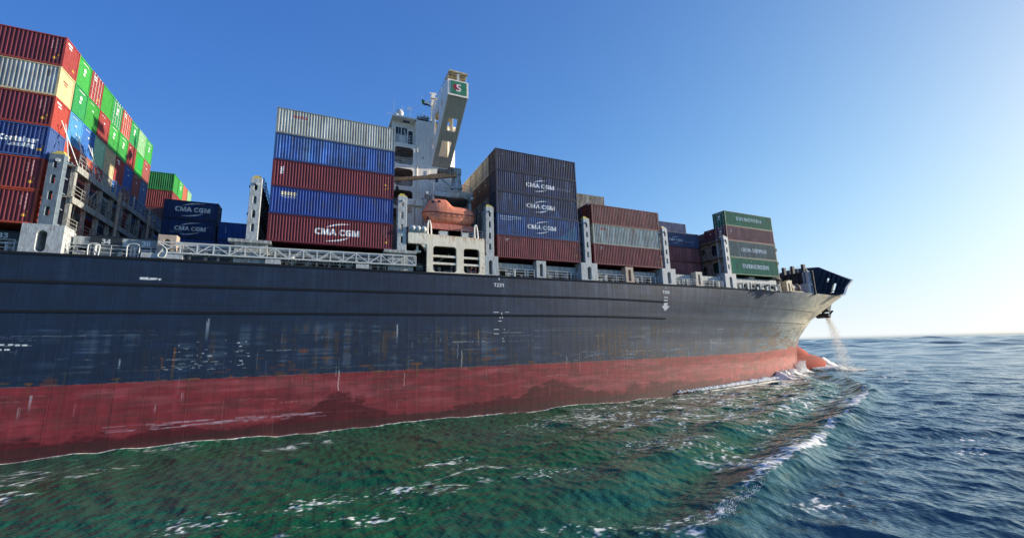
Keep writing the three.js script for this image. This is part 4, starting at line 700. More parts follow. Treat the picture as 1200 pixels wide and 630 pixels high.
const S = {
  cmaMaroon: sideMat('#6e2434', (x, W, H) => { cma(x, W, H, 0.535, 0.52, 0.33, 0.38); marks(x, W, H, W * 0.955, true); }),
  seaco: sideMat('#1d4494', (x, W, H) => { x.fillStyle = '#e9d9a8'; bigText(x, 'seaco', W * 0.125, H * 0.2, H * 0.24, W * 0.125); x.fillStyle = '#c9ccd0'; x.fillRect(W * 0.065, H * 0.33, W * 0.12, 6); x.fillRect(W * 0.08, H * 0.39, W * 0.1, 3); marks(x, W, H, W * 0.955, false); }),
  maroonVert: sideMat('#6f2636', (x, W, H) => { x.save(); x.translate(W * 0.062, H * 0.38); x.rotate(-Math.PI / 2); x.fillStyle = white; bigText(x, 'YML', 0, 0, 34, H * 0.34); x.restore(); x.fillStyle = 'rgba(230,230,230,0.7)'; column(x, W * 0.965, H * 0.1, 8, 4, 14); x.fillStyle = '#c99a3a'; x.fillRect(W * 0.925, H * 0.42, 26, 20); x.fillRect(W * 0.955, H * 0.56, 14, 14); x.fillRect(W * 0.93, H * 0.62, 12, 10); }),
  blueWorn: sideMat('#2f5aa0', (x, W, H) => { for (let i = 0; i < 60; i++) { x.fillStyle = `rgba(${120 + rnd() * 60},${150 + rnd() * 50},${190 + rnd() * 30},${rnd() * 0.14})`; x.fillRect(rnd() * W, 0, 10 + rnd() * 30, H); } }, { mottle: 0.25, streak: 0.3 }),
  silverRed: sideMat('#b2b8b4', (x, W, H) => { x.fillStyle = '#b0444c'; bigText(x, 'OOCL', W * 0.175, H * 0.26, H * 0.17, W * 0.12); x.fillRect(W * 0.12, H * 0.3, W * 0.11, 3); }, { streak: 0.15, dirt: 0.12 }),
  navyLease: sideMat('#1c3874', (x, W, H) => { x.fillStyle = white; bigText(x, 'Container', W * 0.86, H * 0.5, H * 0.24, W * 0.2); bigText(x, 'Leasing', W * 0.875, H * 0.68, H * 0.18, W * 0.15); marks(x, W, H, W * 0.975, true); }),
  maroonTex: sideMat('#642233', (x, W, H) => marks(x, W, H, W * 0.965, true)),
  maroonTex2: sideMat('#6b2530', (x, W, H) => { marks(x, W, H, W * 0.96, true); x.fillStyle = 'rgba(230,230,230,0.7)'; x.fillRect(W * 0.06, H * 0.12, 40, 8); }),
  silverBlank: sideMat('#a7aeb0', (x, W, H) => { x.fillStyle = 'rgba(60,50,40,0.4)'; x.fillRect(W * 0.94, H * 0.15, 22, 60); }, { dirt: 0.2 }),
  navyCmaA: sideMat('#23355a', (x, W, H) => { worn(x, W, H, 70, '190,184,176'); cma(x, W, H, 0.53, 0.52, 0.28, 0.37); x.fillStyle = 'rgba(230,232,232,0.7)'; x.fillRect(W * 0.74, H * 0.5, W * 0.2, 4); x.fillRect(W * 0.74, H * 0.58, W * 0.18, 4); }, { mottle: 0.2, streak: 0.3 }),
  navyCmaB: sideMat('#233a60', (x, W, H) => { worn(x, W, H, 70, '190,184,176'); cma(x, W, H, 0.53, 0.52, 0.28, 0.37); x.fillStyle = 'rgba(60,110,160,0.5)'; x.beginPath(); x.moveTo(W * 0.64, H); x.lineTo(W * 0.74, H * 0.62); x.lineTo(W * 0.78, H); x.fill(); }, { mottle: 0.2, streak: 0.3 }),
  blueCma: sideMat('#234a80', (x, W, H) => { worn(x, W, H, 60, '190,192,196'); cma(x, W, H, 0.53, 0.5, 0.28, 0.37); x.fillStyle = 'rgba(232,234,234,0.8)'; x.fillRect(W * 0.02, H * 0.1, W * 0.26, 8); x.fillRect(W * 0.02, H * 0.19, W * 0.26, 5); x.fillRect(W * 0.03, H * 0.27, W * 0.14, 6); x.fillStyle = 'rgba(50,120,150,0.65)'; x.beginPath(); x.moveTo(W * 0.74, H); x.lineTo(W * 0.98, H * 0.2); x.lineTo(W * 0.98, H); x.fill(); }, { mottle: 0.2, streak: 0.25 }),
  navyPlain: sideMat('#25304e', (x, W, H) => { worn(x, W, H, 80, '186,178,172'); x.fillStyle = 'rgba(220,200,210,0.6)'; x.fillRect(W * 0.06, H * 0.2, 14, 18); x.fillStyle = 'rgba(225,228,230,0.6)'; x.fillRect(W * 0.85, H * 0.25, 30, 8); }, { mottle: 0.2, streak: 0.35 }),
  maroonD: sideMat('#74303a', (x, W, H) => { worn(x, W, H, 50, '206,180,170'); x.fillStyle = white; x.fillRect(W * 0.08, H * 0.12, 40, 8); x.fillRect(W * 0.08, H * 0.2, 30, 7); x.fillStyle = '#c99a3a'; x.fillRect(W * 0.955, H * 0.66, 14, 26); }, { streak: 0.2 }),
  mintRed: sideMat('#a4b0ad', (x, W, H) => { x.fillStyle = '#b0444c'; bigText(x, 'OOCL', W * 0.14, H * 0.22, H * 0.16, W * 0.11); }, { streak: 0.22, dirt: 0.2 }),
  brownRed: sideMat('#7c4140', (x, W, H) => { worn(x, W, H, 90, '206,186,168');}, { streak: 0.3, rust: 0.3, fade: 0.2 }),
  evergreen: sideMat('#0c8462', (x, W, H) => { x.fillStyle = white; bigText(x, 'EVERGREEN', W * 0.52, H * 0.48, H * 0.36, W * 0.58); x.fillRect(W * 0.42, H * 0.12, 20, 14); }, { streak: 0.18 }),
  evergreenTop: sideMat('#15805f', (x, W, H) => { x.fillStyle = 'rgba(225,232,228,0.85)'; bigText(x, 'EVERGREEN', W * 0.5, H * 0.44, H * 0.34, W * 0.56); x.fillStyle = '#20382c'; x.fillRect(W * 0.52, H * 0.72, 10, 26); }, { streak: 0.18 }),
  evergreenFar: sideMat('#1f7d3c', (x, W, H) => { x.fillStyle = white; bigText(x, 'EVERGREEN', W * 0.34, H * 0.5, H * 0.34, W * 0.62); }, { streak: 0.12 }),
  china: sideMat('#5e7471', (x, W, H) => { x.fillStyle = 'rgba(230,234,232,0.9)'; bigText(x, 'CHINA SHIPPING', W * 0.53, H * 0.5, H * 0.33, W * 0.56); x.fillStyle = 'rgba(235,238,236,0.75)'; column(x, W * 0.035, H * 0.1, 7, 6, 26); column(x, W * 0.075, H * 0.1, 6, 4, 26); x.fillStyle = '#2b3634'; x.fillRect(W * 0.58, H * 0.8, 8, 18); }, { streak: 0.2, fade: 0.1 }),
  maroonF: sideMat('#77414a', (x, W, H) => { worn(x, W, H, 40, '190,170,164'); x.fillStyle = 'rgba(230,230,230,0.7)'; column(x, W * 0.05, H * 0.14, 5, 7, 28); x.fillRect(W * 0.08, H * 0.2, 16, 60); }, { streak: 0.25, fade: 0.25 }),
  navy20a: sideMat('#17346a', (x, W, H) => { cma(x, W, H, 0.53, 0.47, 0.36, 0.7); x.fillStyle = 'rgba(230,232,232,0.7)'; column(x, W * 0.88, H * 0.15, 6, 4, 20); column(x, W * 0.93, H * 0.15, 5, 3, 24); }, {}, 512, 256),
  navy20b: sideMat('#163264', (x, W, H) => { cma(x, W, H, 0.52, 0.5, 0.32, 0.62); x.fillStyle = 'rgba(230,232,232,0.8)'; x.beginPath(); x.arc(W * 0.86, H * 0.38, 8, 0, 7); x.fill(); x.fillRect(W * 0.12, H * 0.68, W * 0.24, 4); x.fillRect(W * 0.12, H * 0.76, W * 0.28, 4); column(x, W * 0.92, H * 0.3, 5, 4, 18); }, {}, 512, 256),
  blue20: sideMat('#1c4a94', (x, W, H) => { x.fillStyle = white; column(x, W * 0.12, H * 0.2, 8, 6, 14); x.strokeStyle = 'rgba(225,228,230,0.7)'; x.lineWidth = 5; x.beginPath(); x.moveTo(W * 0.8, H * 0.62); x.lineTo(W * 0.86, H * 0.34); x.lineTo(W * 0.92, H * 0.62); x.stroke(); x.beginPath(); x.moveTo(W * 0.76, H * 0.7); x.lineTo(W * 0.96, H * 0.7); x.stroke(); }, {}, 512, 256),
  purple: sideMat('#4a587c', (x, W, H) => { x.fillStyle = white; bigText(x, 'OOCL', W * 0.42, H * 0.62, H * 0.3, W * 0.18); x.fillStyle = '#a8455a'; x.fillRect(W * 0.39, H * 0.34, W * 0.1, 14); }, { streak: 0.15, fade: 0.15 }),
  navyWave: sideMat('#46506e', (x, W, H) => { x.fillStyle = 'rgba(232,235,236,0.85)'; bigText(x, 'CMA CGM', W * 0.56, H * 0.55, H * 0.22, W * 0.28); swoosh(x, W * 0.56, H * 0.55, H * 0.24, 1); x.fillStyle = 'rgba(225,228,230,0.6)'; x.fillRect(W * 0.74, H * 0.6, W * 0.18, 10); }, { streak: 0.15, fade: 0.2 }),
  beige: sideMat('#a39c8e', (x, W, H) => {}, { streak: 0.2, dirt: 0.3 }),
  navyViolet: sideMat('#44486a', (x, W, H) => {}, { streak: 0.2 }),
};
const grime = [0, 1, 2].map((k) => { const [c, x] = canvasOf(256, 256); x.fillStyle = '#f4f2ee'; x.fillRect(0, 0, 256, 256); weather(c, x, { sx: 0.06, off: 11 + k * 17, mottle: 0.12, streak: 0.16, rust: 0.1 + 0.1 * k, rustColor: [150, 110, 84], dirt: 0.1 * k, dirtColor: [150, 140, 128] }); return c; });
const grimeUnit = grime.map((c) => texOf(c)), grimeMetre = grime.map((c) => texOf(c, [0.2, 0.2]));
const tone = new Map(); let toneN = 0;
function tinted(color, maps) { const k = color + (maps === grimeUnit ? 'u' : 'm'); if (!tone.has(k)) tone.set(k, new THREE.MeshStandardMaterial({ color: new THREE.Color(color), map: maps[toneN++ % 3], roughness: 0.7 })); return tone.get(k); }
const flat = (color) => tinted(color, grimeMetre), endMat = (color) => tinted(color, grimeUnit);
const ink = { w: plain('#e4e8e2', 0.6), y: plain('#c99a3a', 0.6), d: plain('#2c2420', 0.7), r: plain('#9a5048', 0.7), g: plain('#12a044', 0.5) };
const PRINTS = {                                                     // marks on an end wall: [ink, u, v, width, height] in metres from the lower left
  emblem: [['w', 1.05, 1.75, 0.42, 0.42, 1], ['w', 1.02, 1.42, 0.34, 0.2], ['w', 0.7, 2.55, 1.1, 0.07]], code: [['w', 0.35, 2.45, 0.66, 0.17], ['w', 0.6, 2.2, 0.5, 0.12]], codeYellow: [['w', 0.35, 2.45, 0.7, 0.2], ['w', 0.55, 2.2, 0.5, 0.12], ['y', 1.55, 0.5, 0.36, 0.2]],
  spot: [['w', 1.15, 1.9, 0.25, 0.14], ['w', 0.5, 2.6, 0.9, 0.04]], smudge: [['r', 0.8, 1.85, 0.7, 0.13], ['r', 0.9, 1.62, 0.5, 0.1]], sign: [['d', 1.15, 1.5, 0.4, 0.5], ['w', 0.5, 2.4, 0.3, 0.08]], panel: [['g', 0.85, 0.9, 1.2, 1.5]],
};
function printGeo(name, n, h) { return cached('p' + name + n + h, () => { const m = new MB(), [, u, v, w, q, round] = PRINTS[name][n], z = CW / 2 - u, y = v * h / 2.9; if (round) m.add(new THREE.CylinderGeometry(w / 2, w / 2, 0.008, 18), T(0.006, y + q / 2, z - w / 2, 0, 0, Math.PI / 2)); else m.box(0.002, y, z - w, 0.01, y + q, z); return m.geo(); }); }
const SIZE = { 40: 12.192, 20: 6.058, 45: 13.716 };
const GROUP = 'shipping containers stacked on the ship’s deck';
// a container standing with its base centre at x, y, z; end = what faces +x, aft = what faces -x
function container(label, { size = 40, h = 2.896, x, y, z, color, side, print = 'spot', end = 'front', aft = 'front', lean = 0 }) {
  const L = SIZE[size], t = thing('shipping_container', label, 'container', [x, y, z], GROUP), f = flat(color);
  t.rotation.y = lean + rr(-0.0025, 0.0025); t.position.x += rr(-0.03, 0.03); t.position.z -= rnd() * 0.03;
  mesh('frame', frameGeo(L, h), f, t); mesh('roof_panel', roofGeo(L, h), f, t);
  const sm = side || endMat(color), g = sideGeo(L, h);
  for (const s of [1, -1]) { const p = mesh('side_panel', g, sm, t); p.position.z = s * (CW / 2 - 0.02); if (s < 0) p.rotation.y = Math.PI; }
  for (const [kind, s] of [[end, 1], [aft, -1]]) {
    if (kind === 'front') { const e = mesh('end_panel', frontGeo(h), endMat(color), t); e.position.x = s * (L / 2 - 0.03); if (s < 0) e.rotation.y = Math.PI; }
    else for (const q of [-1, 1]) {
      const d = mesh('door', doorGeo(h), endMat(color), t); d.position.set(s * (L / 2 - 0.05), 0, q * 0.55); if (s < 0) d.rotation.y = Math.PI;
      for (const b of [-0.28, 0.28]) { const r = mesh('locking_bar', barGeo(h), kind === 'doorLight' ? M.rail : f, d); r.position.z = b; }
    }
    if (print !== 'plain' && PRINTS[print]) PRINTS[print].forEach(([k], n) => { const e = mesh('marking', printGeo(print, n, h), ink[k], t); e.position.x = s * (L / 2 - 0.03); if (s < 0) e.rotation.y = Math.PI; });
  }
  return t;
}
const HC = 2.896, ST = 2.591, colZ = (i) => -0.08 - CW / 2 - i * PITCH;
const ord = ['first', 'second', 'third', 'fourth', 'fifth', 'sixth', 'seventh', 'eighth', 'ninth', 'tenth', 'eleventh', 'twelfth', 'thirteenth', 'fourteenth', 'fifteenth', 'sixteenth', 'seventeenth'];
// the tall stack at the left edge: rows of ends, tier 1 at the bottom
{
  const GR = '#3fae4a', GR2 = '#2e9e56', GR3 = '#37a53c', RD = '#a8433f', OR = '#c2543c', BL = '#58a4dc', BL2 = '#3a78c8', MI = '#a4dcb8', CR = '#d8c9a0', BR = '#8f4b46', NV = '#2c4680', SB = '#4a6c9e', GY = '#a6a69c', MR = '#6b2433', PG = '#93c796';
  const rows = {                                                       // [colour word, colour, print, kind]
    5: [['maroon', '#a64240', 'codeYellow'], ['bright green', GR, 'emblem'], ['red', RD, 'codeYellow', 'doorLight'], ['bright green', GR3, 'plain'], ['green', GR2, 'emblem', 'doorLight'], ['red', OR, 'code', 'doorLight'], ['green', GR2, 'emblem'], ['pale green', PG, 'spot'], ['green', GR, 'emblem']],
    4: [['sun-tinted silver', '#dccd9f', 'smudge'], ['green', GR2, 'emblem'], ['bright green', GR3, 'spot'], ['red', RD, 'spot'], ['bright green', GR, 'emblem'], ['bright green', GR, 'emblem'], ['dull red', RD, 'sign'], ['vivid green', '#35b542', 'panel'], ['faded red', '#a35650', 'spot']],
    3: [['maroon', '#b5483c', 'code'], ['light blue', BL, 'spot'], ['blue', BL2, 'spot'], ['mint green', MI, 'plain'], ['cream', CR, 'plain'], ['red', RD, 'code'], ['deep blue', '#2a5cae', 'spot'], ['brownish red', BR, 'spot'], ['steel blue', SB, 'spot']],
    2: [['navy blue', '#41619f', 'plain'], ['orange red', OR, 'plain'], ['orange red', '#cb6a4c', 'plain'], ['red', RD, 'plain'], ['off-white', '#b4b0a4', 'plain'], ['blue', BL2, 'plain'], ['brown', BR, 'spot'], ['dark navy', NV, 'spot'], ['steel blue', SB, 'spot']],
    1: [['maroon', '#c25238', 'plain', 'door'], ['grey', GY, 'plain'], ['brown', BR, 'plain'], ['navy', NV, 'plain'], ['grey', GY, 'plain'], ['red brown', '#8d5048', 'plain'], ['red', RD, 'plain'], ['grey blue', '#5c6c86', 'plain'], ['brown', BR, 'plain']],
    0: [['maroon', '#c25238', 'plain', 'door'], ['brown', BR, 'plain'], ['grey', GY, 'plain'], ['red', RD, 'plain'], ['navy', NV, 'plain'], ['grey', GY, 'plain'], ['brown', BR, 'plain'], ['red', '#8d5048', 'plain'], ['grey', GY, 'plain']],
  };
  const sides = { 5: [S.maroonTex, '#5c1f2e'], 4: [S.silverBlank, '#9ba2a2'], 3: [S.maroonTex, '#5c1f2e'], 2: [S.navyLease, '#1c3874'], 1: [S.maroonTex2, '#642233'], 0: [S.maroonTex2, '#642233'] };
  const tierWord = ['bottom tier', 'second tier up', 'third tier up', 'fourth tier up', 'fifth tier up', 'top tier'];
  for (let t = 5; t >= 0; t--) rows[t].forEach(([word, col, print, kind], i) => {
    const o = { x: -21.9 - 6.096, y: 18.55 + t * 2.915, z: colZ(i), color: col, print, end: kind || 'front' };
    if (i === 0) o.side = sides[t][0];  // end colour of the outer column has sunlight painted in, unlike its side
    container(i === 0 ? `${word} container, outer corner of the tall left stack, ${tierWord[t]}` : `${word} container end, ${tierWord[t]}, ${ord[i]} column inboard, tall left stack`, o);
  });
  [[9, [['dark navy', NV], ['steel blue', SB], ['navy', '#33507f']]], [10, [['grey blue', '#50648a'], ['navy', NV], ['steel blue', SB]]], [11, [['brown', BR], ['grey blue', '#50648a'], ['dark navy', NV]]]].forEach(([i, a]) => a.forEach(([word, col], t) => container(`${word} container end, ${tierWord[t]}, ${ord[i]} column inboard behind the left lashing bridge`, { x: -27.996, y: 18.55 + t * 2.915, z: colZ(i), color: col, print: 'spot' })));
  [[13, 'bright green', '#2f9c3e', 'plain', S.evergreenFar, 'maroon', '#8c3c3c'], [14, 'light green', GR, 'emblem', null, 'red', RD], [15, 'orange red', '#c46a52', 'plain', null, 'orange red', OR], [16, 'pale green', PG, 'plain', null, 'faded red', '#a35650']].forEach(([i, w, c, p, s, w2, c2]) => {
    container(`${w} container, top tier of the stack glimpsed past the tall left stack, ${ord[i - 13]} column`, { x: -27.996, y: 18.55 + 5 * 2.915, z: colZ(i), color: c, print: p, side: s });
    container(`${w2} container under the top tier glimpsed past the tall left stack, ${ord[i - 13]} column`, { x: -27.996, y: 18.55 + 4 * 2.915, z: colZ(i), color: c2, print: 'plain' });
  });
}
// inner twenty-foot boxes in the gap forward of the tall stack
container('dark navy short container with white lettering and swoosh, upper of the pair in the gap', { size: 20, h: ST, x: -16.38, y: 25.6, z: -22.2, color: '#1c2f52', side: S.navy20a });
container('dark navy short container with lettering and small badge, lower of the pair in the gap', { size: 20, h: ST, x: -16.38, y: 23.0, z: -22.2, color: '#1a2c4e', side: S.navy20b });
container('blue short container mostly hidden by the gangway, under the navy pair in the gap', { size: 20, h: ST, x: -16.38, y: 20.4, z: -22.2, color: '#1e4178', side: S.blue20 });
container('blue short container with white emblem, left of the pale lashing pillar', { size: 20, h: ST, x: -10.1, y: 23.05, z: -22.2, color: '#1e4178', side: S.blue20 });
container('blue short container under the white-emblem one, left of the pale pillar', { size: 20, h: ST, x: -10.1, y: 20.45, z: -22.2, color: '#1a3868', side: S.blue20 });
// stack aft of the superstructure
[['maroon container with large white lettering and swoosh', S.cmaMaroon, '#6e2434', 'bottom'], ['dark blue container with small yellow lettering', S.seaco, '#1f3f86', 'second'], ['maroon container with small upright white lettering', S.maroonVert, '#6f2636', 'third'], ['worn mid-blue container without lettering', S.blueWorn, '#2a4f8c', 'fourth'], ['silver grey container with small red lettering', S.silverRed, '#8f9898', 'top']].forEach(([w, s, c, p], t) => container(`${w}, ${p} of the stack beside the white superstructure`, { x: 1.05, y: 18.55 + t * 2.915, z: colZ(0), color: c, side: s, print: 'plain' }));
// stack forward of the lifeboat: outer column with long sides, inner columns showing their ends
{
  const outer = [['maroon', S.maroonD, '#6f2c36'], ['blue white-lettered', S.blueCma, '#28477c'], ['dark navy white-lettered', S.navyCmaB, '#27344e'], ['navy white-lettered', S.navyCmaA, '#27324c'], ['dark navy unlettered', S.navyPlain, '#283048']];
  const tw = ['bottom', 'second up', 'middle', 'fourth up', 'top'];
  outer.forEach(([w, s, c], t) => container(`${w} container, ${tw[t]} of the five-tier stack forward of the lifeboat`, { x: 25.95, y: 18.55 + t * 2.905, z: colZ(0), color: c, side: s, print: 'plain', aft: 'door' }));
  const inner = [[['grey', '#575d5b'], ['dark navy', '#232b41'], ['dark navy', '#252f43'], ['brown red', '#4e3434'], ['pale beige', '#8a8678']], [['brown', '#463a3a'], ['navy', '#243450'], ['dark grey', '#3e4246'], ['brown red', '#4c3536'], ['beige', '#958d79']], [['grey', '#5e6462'], ['brown', '#463a3a'], ['navy', '#243450'], ['brown', '#64433b'], ['grey beige', '#898476']], [['navy', '#243450'], ['grey', '#5e6462'], ['brown red', '#4e3434'], ['grey', '#646662'], ['cream', '#a3957a']], [['red', '#713731'], ['grey', '#5e6462'], ['navy', '#243450'], ['brown', '#64433b'], ['orange', '#a47150']]];
  inner.forEach((col, k) => col.forEach(([w, c], t) => { if (k >= 2 && t < 2) return; container(`${w} container end facing the lifeboat, ${tw[t]} tier, ${ord[k + 1]} column inboard`, { x: 25.95, y: 18.55 + t * 2.905, z: colZ(k + 1), color: c, print: 'spot', aft: t === 3 ? 'door' : 'doorLight' }); }));
}
// three-tier stack
[['maroon', S.maroonD, '#74303a', 'bottom'], ['pale grey-green red-lettered', S.mintRed, '#98a4a1', 'middle'], ['brown-red streaked', S.brownRed, '#7c4140', 'top']].forEach(([w, s, c, p], t) => container(`${w} container, ${p} of the outer three-tier stack right of the dark navy stack`, { x: 40.5, y: 18.55 + t * 2.905, z: colZ(0), color: c, side: s, print: 'plain', aft: 'door', end: 'door' }));
[['red', '#8a443c'], ['brown', '#6e4a42'], ['navy violet', '#44486a']].forEach(([w, c], t) => container(`${w} container, second column behind the outer three-tier stack, ${['bottom', 'middle', 'top'][t]} tier`, { size: t === 2 ? 45 : 40, x: t === 2 ? 42.4 : 40.5, y: 19.55 + t * 2.905, z: colZ(1), color: c, side: t === 2 ? S.navyViolet : null, print: 'plain' }));
container('weathered beige container rising alone behind the three-tier stack', { x: 40.5, y: 19.6 + 4 * 2.9, z: colZ(5), color: '#a39c8e', side: S.beige, print: 'plain' });
container('dull red container under the lone beige one behind the three-tier stack', { x: 40.5, y: 19.6 + 3 * 2.9, z: colZ(5), color: '#83504a', print: 'plain' });
// recessed bay
container('purple-blue container with white and red lettering, topmost in the recessed bay', { h: ST, x: 54.6, y: 18.55 + 3 * 2.6, z: colZ(3), color: '#4a587c', side: S.purple, print: 'plain' });
container('slate navy container with white swoosh lettering in the recessed bay', { h: ST, x: 54.6, y: 18.55 + 2 * 2.6, z: colZ(2), color: '#46506e', side: S.navyWave, print: 'plain' });
container('rusty red container directly under the slate navy one in the recessed bay', { h: ST, x: 54.6, y: 18.55 + 2.6, z: colZ(2), color: '#80463c', side: S.brownRed, print: 'plain' });
container('rusty red container lowest in the recessed bay behind the rail', { h: ST, x: 54.6, y: 18.55, z: colZ(2), color: '#784038', side: S.brownRed, print: 'plain' });
// foremost stack
[['green white-lettered', S.evergreen, '#27704c', HC, 'bottom'], ['grey-green white-lettered', S.china, '#5e7471', HC, 'second up'], ['faded maroon', S.maroonF, '#77414a', ST, 'third up'], ['dull green white-lettered', S.evergreenTop, '#2f6e50', ST, 'top']].reduce((y, [w, s, c, h, p]) => { container(`${w} container, ${p} in the foremost stack near the bow`, { h, x: 68.2, y, z: colZ(0) - 0.4, color: c, side: s, print: 'emblem', aft: 'doorLight' }); return y + h + 0.012; }, 18.55);
[['dark green', '#2d5a48'], ['navy', '#33425c'], ['maroon', '#6e3038']].forEach(([w, c], t) => container(`${w} container in the second column of the foremost stack, ${['bottom', 'middle', 'top'][t]} tier`, { h: t === 2 ? ST : HC, x: 68.2, y: 18.55 + t * 2.908, z: colZ(1), color: c, print: 'spot', aft: 'door' }));
// boxes stowed out of sight behind the outer rows
{
  const m = new MB(), blk = (x, i0, i1, n, h, y0 = 18.55, L = 12.19) => { for (let i = i0; i <= i1; i++) for (let t = 0; t < n; t++) m.box(x - L / 2, y0 + t * h, colZ(i) - 1.2, x + L / 2, y0 + t * h + h - 0.03, colZ(i) + 1.2); };
  blk(-28, 12, 12, 3, 2.915); blk(-28, 13, 16, 4, 2.915); blk(1.05, 1, 15, 5, ST); blk(25.95, 6, 15, 5, 2.905); blk(40.5, 2, 4, 3, 2.905, 19.55); blk(40.5, 5, 5, 3, 2.9, 19.6); blk(40.5, 6, 15, 4, 2.905, 19.55); blk(54.6, 3, 3, 3, 2.6); blk(54.6, 4, 15, 3, 2.6); blk(68.2, 2, 15, 3, 2.7); blk(-13.3, 9, 15, 2, ST, 18.55, 12.1); blk(-13.3, 8, 8, 1, 1.85, 18.55, 12.1);
  tag(m.build('stowed_containers', paint('#6a4a46', { mottle: 0.2, streak: 0.2 })), 'rows of containers stowed behind the outer stacks', 'container rows', null, 'stuff');
}
// ------------------------------------------------------------------ the sea
const waves = [];
{
  const main = Math.atan2(0.62, -0.78);                                // waves run from the bow towards the camera
  for (let i = 0; i < 104; i++) {                                     // the longest only far out, where the mesh cannot carry the short ones
    const lam = 0.9 * Math.pow(18, i / 55) * rr(0.9, 1.1), spread = lam < 3 ? 1.25 : lam < 16 ? 0.75 : 1.3, a = main + (rnd() + rnd() + rnd() - 1.5) * spread;
    const slope = 0.034 * (lam < 1.6 ? 1.5 : lam < 3.2 ? 1.3 : lam < 7 ? 0.85 : lam < 16 ? 0.5 : 1.1), k = 6.2832 / lam;
    waves.push({ kx: Math.cos(a) * k, kz: Math.sin(a) * k, k, lam, amp: slope / k * 1.0, ph: rnd() * 6.2832, dx: Math.cos(a), dz: Math.sin(a) });
  }
}
// the wave thrown off by the bow: a crest leaving the hull at a narrow angle, with followers inside it
const CREST = [[105, -16], [95, -6], [80, 7], [66, 14.5], [52.4, 19.5], [40, 24.6], [30.4, 28.2], [21.4, 31], [15.5, 33.2], [5, 37.5], [-30, 50]];
const CX = CREST.map((p) => p[0]).reverse(), CZ = CREST.map((p) => p[1]).reverse(), crestZ = (x) => interp(x, CX, CZ);
const wlTab = []; for (let i = 0; i <= 1600; i++) wlTab.push(hullZ(Math.min(118, -40 + i * 0.1), 0.3));
const wlZ = (x) => wlTab[clamp(Math.round((x + 40) * 10), 0, 1600)];     // the hull's edge at the waterline
function bowWave(x, z) {
  const c = crestZ(x) + 0.6 * (fbm(x * 0.22, 7.7, 3) - 0.5) * 4, d = (c - z) * 0.88, s = smooth(2, 25, x) * (1 - smooth(85, 105, x));
  let h = 0.62 * s * Math.exp(-Math.pow(d / (d > 0 ? 2.0 : 1.0), 2)) * (0.65 + 0.7 * noise(x * 0.35, 3));
  h += 0.3 * s * Math.exp(-Math.pow((d - 6.5) / 1.7, 2)) * (0.5 + noise(x * 0.3, 13)) + 0.25 * s * Math.exp(-Math.pow((d - 12) / 1.8, 2)) * (0.5 + noise(x * 0.3, 23)) - 0.3 * s * Math.exp(-Math.pow((d - 3.4) / 1.6, 2));
  return h;
}
// how strongly water at x, z has been churned white (before the pattern)
function churn(x, z) {
  const d = z - wlZ(x), cd = crestZ(x) - z;
  const edge = Math.exp(-Math.max(0, d) / (0.42 + 3.4 * smooth(45, 90, x))) * (0.98 + 0.5 * smooth(45, 90, x));
  const zone = smooth(-2, 6, cd) * smooth(-5, 60, x) * (1 - smooth(112, 126, x)) * 0.33 + 0.1 * smooth(-4, 3, cd);
  const brk = 0.75 * smooth(2, 16, x) * (1 - smooth(62, 90, x)) * (Math.exp(-Math.pow((cd - 0.35) / 0.5, 2)) + 0.55 * Math.exp(-Math.pow((cd - 1.6) / 1.2, 2))) * (0.35 + 0.8 * noise(x * 0.3, 31));
  const bulb = 1.1 * Math.exp(-Math.pow((x - 119) / 5, 2) - Math.pow((z + 20) / 6, 2)) + Math.exp(-Math.pow((x - 120.5) / 2.2, 2) - Math.pow((z - ZC) / 3.4, 2));
  const jet = 0.95 * Math.exp(-Math.pow((x - 118.5) / 4, 2) - Math.pow((z + 13.2) / 2.2, 2));
  return { edge, zone: zone + Math.max(bulb, jet), brk };
}
const FLECKS = [[-4.4, 21.7], [2.9, 24.8], [4.5, 21.6], [8.3, 17.3], [0.6, 21.4], [11.0, 30.9], [13.8, 32.4], [23.6, 20.1], [13.1, 22.9], [34.0, 18.5], [45.2, 30.4], [39.7, 32.7], [22.0, 33.5]];
